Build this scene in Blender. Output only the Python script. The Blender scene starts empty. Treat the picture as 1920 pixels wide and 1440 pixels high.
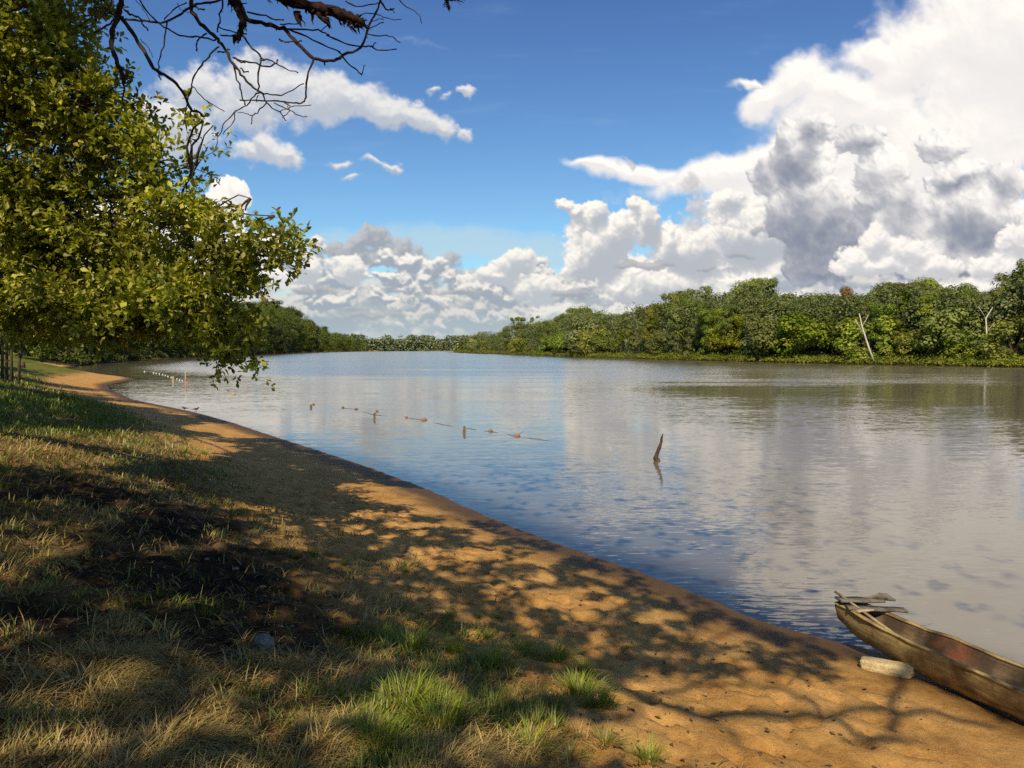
import bpy, bmesh, math, random
import numpy as np
from mathutils import Vector, Matrix
R = math.radians
random.seed(7); rng = np.random.default_rng(11)
SC = bpy.context.scene
COL = SC.collection
# ------------------------------------------------------------------ camera
CAM_H = 3.2
F = 1536.0                      # focal length in photo pixels (photo is 1920 wide)
PITCH = math.atan((720 - 653) / F)
def ray(px, py):
    """direction of a photo pixel in world space"""
    a, b = (px - 960) / F, -(py - 720) / F
    c, s = math.cos(PITCH), math.sin(PITCH)
    return np.array([a, c + b * s, -s + b * c])
def project(P):
    P = np.asarray(P, float)
    c, s = math.cos(PITCH), math.sin(PITCH)
    x, y, z = P[..., 0], P[..., 1], P[..., 2] - CAM_H
    dep = y * c - z * s
    up = y * s + z * c
    dd = np.where(np.abs(dep) < 1e-6, 1e-6, dep)
    return 960 + F * x / dd, 720 - F * up / dd, dep
def on_level(px, py, z=0.0):
    d = ray(px, py); t = (z - CAM_H) / d[2]
    return np.array([d[0] * t, d[1] * t, z])
def at_depth(px, py, Y):
    d = ray(px, py); t = Y / d[1]
    return np.array([d[0] * t, Y, CAM_H + d[2] * t])
cam_data = bpy.data.cameras.new("camera"); cam = bpy.data.objects.new("camera", cam_data); COL.objects.link(cam)
cam.location = (0, 0, CAM_H); cam.rotation_euler = (R(90) - PITCH, 0, 0)
cam_data.sensor_fit = 'HORIZONTAL'; cam_data.sensor_width = 36.0; cam_data.lens = 36.0 * F / 1920
cam_data.clip_start = 0.1; cam_data.clip_end = 20000
SC.camera = cam
SC.view_settings.view_transform = 'Standard'; SC.view_settings.look = 'None'
SC.view_settings.exposure = 0; SC.view_settings.gamma = 1
SC.render.engine = 'CYCLES'
SC.cycles.max_bounces = 6; SC.cycles.diffuse_bounces = 3; SC.cycles.glossy_bounces = 3
SC.cycles.transparent_max_bounces = 8; SC.cycles.transmission_bounces = 3
SC.cycles.caustics_reflective = False; SC.cycles.caustics_refractive = False
SC.cycles.use_adaptive_sampling = True; SC.cycles.adaptive_threshold = 0.008
SC.cycles.sample_clamp_indirect = 4.0
SC.cycles.use_denoising = False
# ------------------------------------------------------------------ sun
SUN_EL = R(41); SUN_DIR_XY = np.array([-0.13, -0.99]); SUN_DIR_XY = SUN_DIR_XY / np.linalg.norm(SUN_DIR_XY)
SUN = np.array([SUN_DIR_XY[0] * math.cos(SUN_EL), SUN_DIR_XY[1] * math.cos(SUN_EL), math.sin(SUN_EL)])
sl = bpy.data.lights.new("sun", 'SUN'); sl.energy = 5.0; sl.angle = R(0.53); sl.color = (1.0, 0.85, 0.58)
so = bpy.data.objects.new("sun", sl); COL.objects.link(so)
so.rotation_euler = Vector(tuple(SUN)).to_track_quat('Z', 'Y').to_euler(); so.location = (0, 0, 60)
# ------------------------------------------------------------------ node expression helper
class E_:
    """a float socket that can be combined with + - * / into Math nodes"""
    def __init__(s, nt, sock): s.nt, s.s = nt, sock
    def _m(s, op, *o, clamp=False):
        n = s.nt.nodes.new('ShaderNodeMath'); n.operation = op; n.use_clamp = clamp
        for i, v in enumerate((s,) + o):
            if isinstance(v, E_): s.nt.links.new(v.s, n.inputs[i])
            else: n.inputs[i].default_value = float(v)
        return E_(s.nt, n.outputs[0])
    def __add__(s, o): return s._m('ADD', o)
    __radd__ = __add__
    def __mul__(s, o): return s._m('MULTIPLY', o)
    __rmul__ = __mul__
    def __sub__(s, o): return s._m('SUBTRACT', o)
    def __rsub__(s, o): return (s * -1.0) + o
    def __truediv__(s, o): return s._m('DIVIDE', o)
    def max(s, o): return s._m('MAXIMUM', o)
    def min(s, o): return s._m('MINIMUM', o)
    def pow(s, o): return s._m('POWER', o)
    def clamp(s): return s._m('ADD', 0.0, clamp=True)
def smooth(x, a, b, lo=0.0, hi=1.0, kind='SMOOTHSTEP'):
    n = x.nt.nodes.new('ShaderNodeMapRange'); n.interpolation_type = kind; n.clamp = True
    x.nt.links.new(x.s, n.inputs[0])
    for i, v in zip((1, 2, 3, 4), (a, b, lo, hi)): n.inputs[i].default_value = v
    return E_(x.nt, n.outputs[0])
def setin(nt, sock, v):
    if isinstance(v, E_): nt.links.new(v.s, sock)
    elif isinstance(v, bpy.types.NodeSocket): nt.links.new(v, sock)
    elif isinstance(v, (tuple, list)): sock.default_value = tuple(v) + ((1.0,) if len(v) == 3 and sock.type == 'RGBA' else ())
    else: sock.default_value = v
def noise(nt, vec, scale, detail=4, rough=0.55, lac=2.0, dist=0.0, dim='3D', out='Fac'):
    n = nt.nodes.new('ShaderNodeTexNoise'); n.noise_dimensions = dim
    if vec is not None: nt.links.new(vec, n.inputs['Vector'])
    n.inputs['Scale'].default_value = scale; n.inputs['Detail'].default_value = detail
    n.inputs['Roughness'].default_value = rough; n.inputs['Lacunarity'].default_value = lac
    n.inputs['Distortion'].default_value = dist
    return E_(nt, n.outputs['Fac']) if out == 'Fac' else n.outputs['Color']
def mixc(nt, fac, a, b, mode='MIX'):
    n = nt.nodes.new('ShaderNodeMix'); n.data_type = 'RGBA'; n.blend_type = mode
    setin(nt, n.inputs[0], fac); setin(nt, n.inputs[6], a); setin(nt, n.inputs[7], b)
    return n.outputs[2]
def vmath(nt, op, a, b=None, scale=None, third=None):
    n = nt.nodes.new('ShaderNodeVectorMath'); n.operation = op
    setin(nt, n.inputs[0], a)
    if b is not None: setin(nt, n.inputs[1], b)
    if third is not None: setin(nt, n.inputs[2], third)
    if scale is not None: setin(nt, n.inputs['Scale'], scale)
    return n.outputs[0]
def sepxyz(nt, v):
    n = nt.nodes.new('ShaderNodeSeparateXYZ'); nt.links.new(v, n.inputs[0])
    return [E_(nt, n.outputs[i]) for i in range(3)]
def comb(nt, x, y, z=0.0):
    n = nt.nodes.new('ShaderNodeCombineXYZ')
    for i, v in enumerate((x, y, z)): setin(nt, n.inputs[i], v)
    return n.outputs[0]
def ramp(nt, fac, stops):
    n = nt.nodes.new('ShaderNodeValToRGB'); nt.links.new(fac.s, n.inputs[0])
    cr = n.color_ramp
    while len(cr.elements) > 1: cr.elements.remove(cr.elements[-1])
    for i, (p, c) in enumerate(stops):
        e = cr.elements[0] if i == 0 else cr.elements.new(p)
        e.position = p; e.color = tuple(c) + (1.0,)
    return n.outputs[0]
# ------------------------------------------------------------------ numpy noise
def _hash(ix, iy, seed):
    h = (ix.astype(np.uint32) * np.uint32(374761393) + iy.astype(np.uint32) * np.uint32(668265263) + np.uint32(seed * 2246822519 % 4294967296))
    h = (h ^ (h >> np.uint32(13))) * np.uint32(1274126177)
    return h ^ (h >> np.uint32(16))
def perlin(x, y, seed=0):
    x0 = np.floor(x); y0 = np.floor(y)
    fx = (x - x0).astype(np.float32); fy = (y - y0).astype(np.float32)
    ix = x0.astype(np.int64); iy = y0.astype(np.int64)
    u = fx * fx * fx * (fx * (fx * 6 - 15) + 10); v = fy * fy * fy * (fy * (fy * 6 - 15) + 10)
    def g(jx, jy, dx, dy):
        a = _hash(ix + jx, iy + jy, seed).astype(np.float32) * np.float32(2 * math.pi / 4294967296.0)
        return np.cos(a) * dx + np.sin(a) * dy
    a = g(0, 0, fx, fy); b = g(1, 0, fx - 1, fy); c = g(0, 1, fx, fy - 1); d = g(1, 1, fx - 1, fy - 1)
    return ((a + (b - a) * u) * (1 - v) + (c + (d - c) * u) * v) * 1.5
def fbm(x, y, octv=5, rough=0.5, seed=0, lac=2.03):
    t = np.zeros(np.shape(x), np.float32); a = 1.0; n = 0.0
    for o in range(octv):
        t += a * perlin(x + 17.3 * o, y - 9.1 * o, seed + o * 7); n += a; a *= rough; x = x * lac; y = y * lac
    return t / n
def billow(x, y, octv=5, rough=0.5, seed=0, lac=2.03):
    """rounded puffs with sharp creases, mean about 0"""
    t = np.zeros(np.shape(x), np.float32); a = 1.0; n = 0.0
    for o in range(octv):
        t += a * (np.abs(perlin(x + 11.7 * o, y + 5.3 * o, seed + o * 5)) * 2.2 - 0.6); n += a; a *= rough; x = x * lac; y = y * lac
    return t / n
def sstep(x, a, b):
    t = np.clip((x - a) / (b - a), 0, 1); return t * t * (3 - 2 * t)
# ------------------------------------------------------------------ world: clear Nishita sky
world = bpy.data.worlds.new("World"); SC.world = world; world.use_nodes = True
wt = world.node_tree; wt.nodes.clear()
sky = wt.nodes.new('ShaderNodeTexSky'); sky.sky_type = 'NISHITA'; sky.sun_disc = False
sky.sun_elevation = SUN_EL; sky.sun_rotation = math.atan2(SUN[0], SUN[1]); sky.altitude = 100
sky.air_density = 1.0; sky.dust_density = 0.6; sky.ozone_density = 2.0
bg = wt.nodes.new('ShaderNodeBackground'); bg.inputs[1].default_value = 0.125
tcw = wt.nodes.new('ShaderNodeTexCoord'); ez = sepxyz(wt, tcw.outputs['Generated'])[2]
tint = mixc(wt, smooth(ez, 0.02, 0.42, kind='LINEAR'), (0.66, 0.95, 1.02), (0.40, 0.56, 0.84))
wt.links.new(mixc(wt, 1.0, sky.outputs[0], tint, 'MULTIPLY'), bg.inputs[0])
wo = wt.nodes.new('ShaderNodeOutputWorld'); wt.links.new(bg.outputs[0], wo.inputs[0])
world.cycles.sampling_method = 'MANUAL'; world.cycles.sample_map_resolution = 256
# ------------------------------------------------------------------ the clouds in front of it: a far backdrop shell 9 km away
# Sky angles in milliradian-like units: U = tangent of the azimuth, V = tangent of the height (downwards), scaled like the photo
def cloud_field(U, V, st):
    """returns rgb (linear) and alpha for directions (U,V); st = grid step, arrays are 2-D [row (V down), col]"""
    H_, W_ = U.shape
    def shift(A, dx, dy):
        """A sampled at (x+dx, y+dy), in U/V units"""
        ix, iy = int(round(dx / st)), int(round(dy / st))
        B = np.roll(np.roll(A, -ix, 1), -iy, 0)
        if iy < 0: B[:(-iy)] = 0
        elif iy > 0: B[-iy:] = 0
        return B
    def blob(blobs, warp, ws, seed, k=0.10):
        wx = fbm(U / ws, V / ws, 5, 0.55, seed) * warp * 2; wy = fbm(U / ws, V / ws, 5, 0.55, seed + 50) * warp * 2
        X = U + wx; Y = V + wy
        t = np.zeros(U.shape, np.float32)
        for (cx, cy, rx, ry, rot, s) in blobs:
            c, sn = math.cos(R(rot)), math.sin(R(rot))
            m = max(rx, ry)
            i0 = max(0, int((cx - m - 3 * warp - U[0, 0]) / st)); i1 = min(W_, int((cx + m + 3 * warp - U[0, 0]) / st) + 1)
            j0 = max(0, int((cy - m - 3 * warp - V[0, 0]) / st)); j1 = min(H_, int((cy + m + 3 * warp - V[0, 0]) / st) + 1)
            if i1 <= i0 or j1 <= j0: continue
            dx = X[j0:j1, i0:i1] - cx; dy = Y[j0:j1, i0:i1] - cy
            a = (dx * c - dy * sn) / rx; b = (dx * sn + dy * c) / ry
            q = s * np.maximum(0, 1 - np.sqrt(a * a + b * b))
            o = t[j0:j1, i0:i1]
            h = np.maximum(k - np.abs(o - q), 0) / k
            t[j0:j1, i0:i1] = np.maximum(o, q) + h * h * k * 0.25 * (q > 0)
        return t
    rgb = np.zeros(U.shape + (3,), np.float32); alpha = np.zeros(U.shape, np.float32)
    def over(c, a):
        nonlocal rgb, alpha
        a = np.clip(a, 0, 1).astype(np.float32)
        na = a + alpha * (1 - a)
        rgb = np.where(na[..., None] > 1e-4, (c * a[..., None] + rgb * (alpha * (1 - a))[..., None]) / np.maximum(na, 1e-4)[..., None], c)
        alpha = na
    def cloud(blobs, warp, ws, seed, gain, amp, ns, octv, th, edge, lit, shade, relief=1.0, bscale=None, bamp=0.0, march=60, dens=1.0,
              sun=(-0.35, -0.70, 0.62), opacity=1.0, dark=None, sq=1.0, rough=0.55, soft=0.0, amb=0.35):
        F0 = blob(blobs, warp, ws, seed)
        n = fbm(U / ns, V * sq / ns, octv, rough, seed + 3)
        D = F0 * gain + n * amp - th
        if bamp:
            wv = fbm(U / bscale * 1.7, V / bscale * 1.7, 3, 0.5, seed + 90) * 0.5
            D = D + billow(U / bscale + wv, V * sq / bscale + wv, 6, 0.52, seed + 9) * bamp
        D = np.where(F0 > 0, D, -1)
        a = sstep(D, 0, edge) * opacity
        Hh = np.sqrt(np.maximum(D, 0) + 1e-3) * 40 * relief
        for _ in range(2): Hh = (Hh * 4 + np.roll(Hh, 1, 0) + np.roll(Hh, -1, 0) + np.roll(Hh, 1, 1) + np.roll(Hh, -1, 1)) / 8
        gy, gx = np.gradient(Hh, st)
        inv = 1 / np.sqrt(gx * gx + gy * gy + 1)
        nl = (-gx * sun[0] - gy * sun[1] + sun[2]) * inv
        # how much cloud stands between this spot and the light
        s = np.zeros_like(D); Dp = np.maximum(D, 0)
        for k in range(1, 9):
            s += np.maximum(shift(Dp, sun[0] * march * k / 8, sun[1] * march * k / 8) - Dp * 0.75 - 0.02, 0)
        L = np.clip(0.25 + 0.80 * nl, 0, 1.15) * np.exp(-s * dens)
        L = amb + (1 - amb) * L
        if dark is not None: L = L * (1 - dark)
        L = np.clip(L, 0, 1.0)
        lit = np.array(lit, np.float32); shade = np.array(shade, np.float32)
        c = shade[None, None] + (lit - shade)[None, None] * L[..., None] ** 1.1
        over(c, a)
        return D
    W = (1.06, 0.985, 0.90)
    # veils
    v = blob([(850, 462, 460, 46, 0, 1), (1010, 470, 280, 34, -3, .8), (650, 470, 260, 40, 4, .7)], 25, 240, 3)
    over(np.array((.50, .68, .78), np.float32)[None, None], sstep(v * 1.3 + fbm(U / 260, V / 40, 6, .6, 5) * 0.30, 0.02, 0.8) * 0.75)
    v = blob([(1580, 240, 420, 130, 18, .9), (780, 84, 120, 16, 4, .7), (1560, 165, 160, 18, -20, .7)], 40, 200, 13)
    over(np.array((.60, .70, .82), np.float32)[None, None], sstep(v * 0.8 + fbm(U / 160, V / 60, 6, .62, 25) * 0.35, 0.12, 1.0) * 0.4)
    # anvil spreading from the right
    anvil = [(1930, 90, 390, 330, 25, 1.15), (1760, 290, 420, 210, 24, 1), (1600, 215, 230, 90, 4, 1), (1490, 165, 110, 62, 30, .95), (1590, 180, 170, 66, 0, 1), (1430, 190, 90, 40, 10, .9), (1400, 158, 70, 14, -8, .75), (1640, 200, 200, 80, 8, .9), (1740, 95, 260, 90, 30, 1), (1640, 108, 120, 44, 8, .9), (1500, 320, 280, 105, 24, 1), (1430, 290, 120, 60, 30, .95),
             (1350, 325, 260, 62, 12, .95), (1200, 322, 170, 34, -6, .9), (1120, 312, 90, 16, -10, .85), (1850, 500, 330, 200, 0, 1), (1650, 430, 330, 170, 0, 1), (1790, 20, 70, 40, 50, .7), (2150, 150, 400, 500, 0, 1.1), (2080, -200, 420, 300, 0, 1.1), (1950, -380, 520, 160, 0, 1.1), (1420, 205, 50, 26, -40, .6)]
    cloud(anvil, 22, 180, 21, 2.1, 0.80, 170, 9, 0.38, 0.80, (1.08, 1.02, .95), (.66, .66, .70), relief=1.3, bscale=120, bamp=0.22, march=60, dens=0.35, sun=(0.2, -0.62, 0.76), rough=.58, amb=.5)
    # white tower left
    cloud([(418, 392, 66, 78, 0, 1), (445, 365, 38, 40, 0, .9), (400, 400, 60, 60, 0, 1), (420, 480, 90, 110, 0, 1), (500, 470, 56, 60, 0, .9), (520, 510, 60, 60, 0, .9), (330, 470, 110, 130, 0, 1), (200, 480, 160, 160, 0, 1)],
          9, 60, 31, 2.4, 0.35, 46, 7, 0.62, 0.14, (1.06, 1.0, .92), (.60, .62, .67), relief=0.75, bscale=38, bamp=0.26, march=28, dens=0.5, sun=(0.0, -0.62, 0.76), amb=.35)
    # far bank, low and dull first
    cloud([(960, 660, 1500, 130, 0, 1.2), (1700, 570, 520, 100, 0, 1.25), (1650, 540, 200, 50, 0, 1), (2200, 600, 700, 160, 0, 1.2), (-200, 600, 700, 160, 0, 1.2), (600, 600, 260, 120, 0, 1), (1180, 580, 300, 120, 0, 1), (850, 580, 300, 100, 0, 1)],
          16, 140, 41, 1.7, 0.8, 120, 9, 0.20, 0.55, (.74, .73, .68), (.30, .38, .45), relief=1.1, bscale=80, bamp=0.45, march=36, dens=1.0, sq=2.2, amb=.15)
    cloud([(690, 450, 70, 26, 8, .9), (730, 475, 110, 42, 10, 1), (660, 480, 90, 34, -8, .9), (820, 500, 90, 36, 8, .9), (620, 520, 90, 30, 0, .8), (900, 520, 120, 40, 0, .8)],
          20, 60, 45, 1.8, 0.9, 60, 8, 0.42, 0.55, (.55, .56, .57), (.30, .36, .43), relief=0.7, bscale=50, bamp=0.3, march=26, dens=0.8, sq=1.4, amb=.2)
    r2 = np.random.default_rng(5)
    def heaps(x0, x1, y0, y1, n, rmin, rmax, sq_):
        b = []
        for i in range(n):
            cx = r2.uniform(x0, x1); cy = r2.uniform(y0, y1); rr = r2.uniform(rmin, rmax)
            b.append((cx, cy, rr * 1.5, rr * sq_, 0, r2.uniform(.75, 1)))
            for j in range(3): b.append((cx + r2.uniform(-rr, rr), cy - r2.uniform(0, rr * sq_ * .8), rr * .6, rr * .5, 0, r2.uniform(.7, .95)))
        return b
    for seed, (y0, y1), nn, (lit, shd) in ((51, (485, 535), 20, ((.98, .93, .84), (.30, .36, .45))), (61, (530, 575), 20, ((.90, .86, .78), (.30, .37, .45))), (71, (580, 612), 18, ((.74, .72, .67), (.34, .42, .48)))):
        cloud(heaps(540, 1500, y0, y1, nn, 24, 52, .62), 12, 60, seed, 1.9, 0.75, 48, 8, 0.50, 0.36, lit, shd, relief=0.6, bscale=34, bamp=0.42, march=30, dens=2.2, sq=1.35, sun=(-0.15, -0.80, 0.55), amb=.12)
    cloud([(960, 498, 80, 40, 12, 1), (935, 515, 80, 34, 8, 1), (1010, 540, 90, 50, 0, .9), (566, 490, 30, 34, 0, .9), (575, 510, 50, 34, 0, .9), (650, 505, 60, 40, 0, 1)], 9, 50, 81, 2.0, 0.6, 46, 8, 0.5, 0.34, (1.0, .95, .86), (.40, .46, .53), relief=0.8, bscale=36, bamp=0.35, march=28, dens=1.0, sq=1.2, sun=(-0.15, -0.8, .55), amb=.2)
    # taller heaps right of the middle
    tall = [(1115, 470, 95, 90, 0, 1), (1060, 382, 26, 20, -30, .8), (1085, 392, 36, 18, 25, .75), (1110, 400, 42, 34, 0, .85), (1210, 418, 46, 60, 0, 1), (1195, 390, 30, 26, 0, .85), (1150, 440, 70, 60, 0, .9), (1290, 470, 100, 70, 0, 1), (1260, 450, 60, 50, 0, .9), (1400, 440, 120, 100, 0, 1), (1370, 380, 60, 40, 0, .8), (1240, 540, 200, 70, 0, 1),
            (1430, 540, 160, 60, 0, 1), (1460, 520, 80, 70, 0, .9)]
    cloud(tall, 10, 60, 91, 2.3, 0.55, 60, 9, 0.50, 0.28, (1.06, 1.0, .90), (.36, .41, .49), relief=0.7, bscale=44, bamp=0.42, march=50, dens=0.95, sun=(-0.25, -0.72, 0.64), amb=.2)
    cloud([(1300, 345, 44, 28, 10, .9), (1305, 385, 36, 50, 0, .9), (1290, 415, 40, 40, 0, .8), (1175, 302, 34, 16, 0, .7)], 14, 40, 95, 1.7, 0.9, 36, 8, 0.38, 0.80, (.70, .69, .69), (.45, .47, .52), relief=0.5, bscale=26, bamp=0.35, march=20, dens=.5, opacity=.85, amb=.3)
    cloud([(1180, 600, 260, 40, 0, 1), (1420, 575, 200, 50, 0, 1), (1060, 590, 140, 30, 0, .9)], 12, 60, 97, 1.9, 0.75, 50, 8, 0.5, 0.3, (.86, .83, .77), (.46, .52, .56), relief=0.8, bscale=36, bamp=0.4, march=26, dens=.9, sq=1.3, amb=.2)
    # long grey-white cloud and its neighbours
    cloud([(380, 165, 150, 62, 0, 1), (330, 230, 150, 100, 0, .95), (450, 200, 130, 70, 0, .95), (480, 160, 140, 74, 6, 1), (560, 165, 130, 66, 6, 1), (600, 190, 120, 66, 0, 1), (660, 190, 110, 52, -14, 1), (730, 212, 90, 48, -14, 1), (780, 222, 80, 40, -22, 1), (830, 238, 56, 32, -34, .95), (872, 255, 30, 20, -34, .85),
           (872, 174, 22, 13, 0, .75), (838, 182, 26, 12, 0, .6), (805, 178, 24, 12, 0, .6), (775, 190, 30, 16, 0, .6),
           (505, 275, 60, 40, -25, .95), (535, 290, 44, 36, -40, .9), (465, 290, 60, 28, 0, .75), (735, 310, 34, 16, -35, .8), (705, 300, 30, 12, 0, .75), (645, 304, 55, 13, -5, .75), (664, 337, 30, 9, 0, .75)],
          16, 70, 111, 2.0, 0.95, 110, 9, 0.30, 0.80, (.86, .84, .82), (.42, .48, .58), relief=0.8, bscale=60, bamp=0.22, march=40, dens=0.45, sun=(0.1, -0.75, 0.62), rough=.6, amb=.2, opacity=.97)
    # great grey cumulus in front of the anvil
    gd = blob([(1500, 460, 90, 140, 0, 1), (1560, 460, 110, 110, 0, 1), (1480, 320, 90, 60, 30, .85), (1530, 240, 34, 30, 0, .7), (1620, 262, 60, 34, 0, .7), (1620, 400, 130, 60, 0, .7), (1560, 520, 170, 36, 0, 1), (1700, 400, 110, 60, 10, .6), (1830, 440, 130, 60, 0, .9), (1800, 340, 90, 24, 25, .7), (1760, 518, 330, 24, 0, 1), (1880, 360, 70, 50, 0, .5)], 22, 70, 120)
    dk = sstep(gd + fbm(U / 70, V / 70, 7, .55, 121) * 0.28, -0.05, 0.85) * 0.90 * (1 + .22 * billow(U / 40, V / 40, 6, .55, 122))
    cum = [(1500, 310, 84, 86, 0, 1), (1480, 260, 40, 44, 0, .9), (1530, 240, 56, 40, 0, .95), (1610, 262, 70, 42, 0, .95), (1650, 320, 70, 80, 0, 1), (1435, 335, 48, 44, 0, .9), (1520, 400, 100, 110, 0, 1), (1550, 480, 110, 80, 10, 1), (1680, 430, 140, 120, 0, 1), (1830, 400, 140, 100, 0, 1),
           (1890, 340, 60, 50, 0, .9), (1760, 275, 70, 44, 0, .9), (1800, 330, 90, 50, 15, .85), (1780, 480, 220, 60, 0, 1), (1930, 470, 160, 90, 0, 1), (1470, 400, 50, 60, 0, .9), (2150, 420, 250, 160, 0, 1)]
    cloud(cum, 10, 60, 131, 2.5, 0.5, 70, 9, 0.48, 0.26, (1.06, 1.01, .95), (.25, .28, .36), relief=0.7, bscale=52, bamp=0.46, march=36, dens=0.22, sun=(0.30, -0.60, 0.74), dark=dk, amb=.30)
    # white heaps at its foot
    heap = [(1640, 455, 48, 50, 0, 1), (1600, 490, 56, 40, 0, .95), (1700, 478, 90, 46, 0, 1), (1650, 500, 120, 28, 0, .95), (1760, 500, 80, 34, 0, .9), (1870, 505, 90, 44, 0, .9), (1900, 450, 46, 50, 0, .9), (1560, 555, 200, 24, 0, .8), (1800, 545, 200, 30, 0, .9), (2060, 500, 200, 90, 0, 1)]
    cloud(heap, 9, 50, 141, 2.2, 0.5, 46, 8, 0.48, 0.34, (1.04, .98, .90), (.42, .45, .52), relief=0.65, bscale=36, bamp=0.42, march=30, dens=0.5, sun=(-0.2, -0.7, 0.66), amb=.3)
    cloud([(1640, 545, 220, 18, 0, 1), (1500, 535, 120, 18, 0, .8), (1840, 560, 160, 20, 0, .8)], 10, 60, 145, 1.6, 0.6, 60, 7, 0.35, 0.6, (.40, .44, .52), (.30, .34, .42), march=10, opacity=.65)
    # small flat grey clouds
    cloud([(1215, 497, 72, 12, 0, 1), (1180, 500, 40, 9, 0, .8), (1325, 501, 24, 8, 0, 1), (1388, 479, 36, 13, 0, 1), (600, 545, 70, 16, 0, .7), (1420, 435, 30, 12, 15, .75), (690, 590, 120, 14, 0, .7), (1070, 552, 70, 12, 0, .8), (850, 545, 90, 12, 0, .6)],
          7, 40, 151, 2.0, 0.55, 40, 7, 0.42, 0.5, (.50, .50, .51), (.30, .34, .41), relief=0.5, march=16, dens=1.2, sun=(0, -0.8, 0.5), opacity=.85)
    # haze at the foot of the sky
    hz = sstep(V, 560, 655)
    over(np.array((.50, .62, .66), np.float32)[None, None], hz * 0.42)
    return rgb, alpha
CU0, CU1, CV0, CV1, CST = -420.0, 2340.0, -420.0, 664.0, 2.0
U_, V_ = np.meshgrid(np.arange(CU0, CU1 + .1, CST, dtype=np.float32), np.arange(CV0, CV1 + .1, CST, dtype=np.float32))
# ------------------------------------------------------------------ object helpers
def tag(o, label=None, cat=None, group=None, kind=None):
    if label: o['label'] = label
    if cat: o['category'] = cat
    if group: o['group'] = group
    if kind: o['kind'] = kind
    return o
def empty(name, loc, label=None, cat=None, group=None):
    o = bpy.data.objects.new(name, None); o.empty_display_size = 0.3; COL.objects.link(o); o.location = tuple(loc)
    return tag(o, label, cat, group)
def link(name, me, parent=None, mat=None):
    o = bpy.data.objects.new(name, me); COL.objects.link(o)
    if mat is not None and len(me.materials) == 0: me.materials.append(mat)
    if parent is not None: o.parent = parent
    return o
def np_mesh(name, V, Fc, smooth_=False, color=None, attr=None, mat=None):
    """V (n,3); Fc (m,k) equal sized faces; color (n,3) per vertex"""
    me = bpy.data.meshes.new(name); V = np.ascontiguousarray(V, np.float32); Fc = np.ascontiguousarray(Fc, np.int32)
    m, k = Fc.shape
    me.vertices.add(len(V)); me.vertices.foreach_set('co', V.ravel())
    me.loops.add(m * k); me.loops.foreach_set('vertex_index', Fc.ravel())
    me.polygons.add(m); me.polygons.foreach_set('loop_start', np.arange(0, m * k, k, dtype=np.int32))
    if smooth_: me.polygons.foreach_set('use_smooth', np.ones(m, bool))
    if color is not None:
        a = me.color_attributes.new('col', 'FLOAT_COLOR', 'POINT')
        c = np.ones((len(V), 4), np.float32); c[:, :color.shape[1]] = color; a.data.foreach_set('color', c.ravel())
    for kx, v in (attr or {}).items():
        a = me.attributes.new(kx, 'FLOAT', 'POINT'); a.data.foreach_set('value', np.ascontiguousarray(v, np.float32).ravel())
    me.update(calc_edges=True)
    if mat is not None: me.materials.append(mat)
    return me
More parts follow.
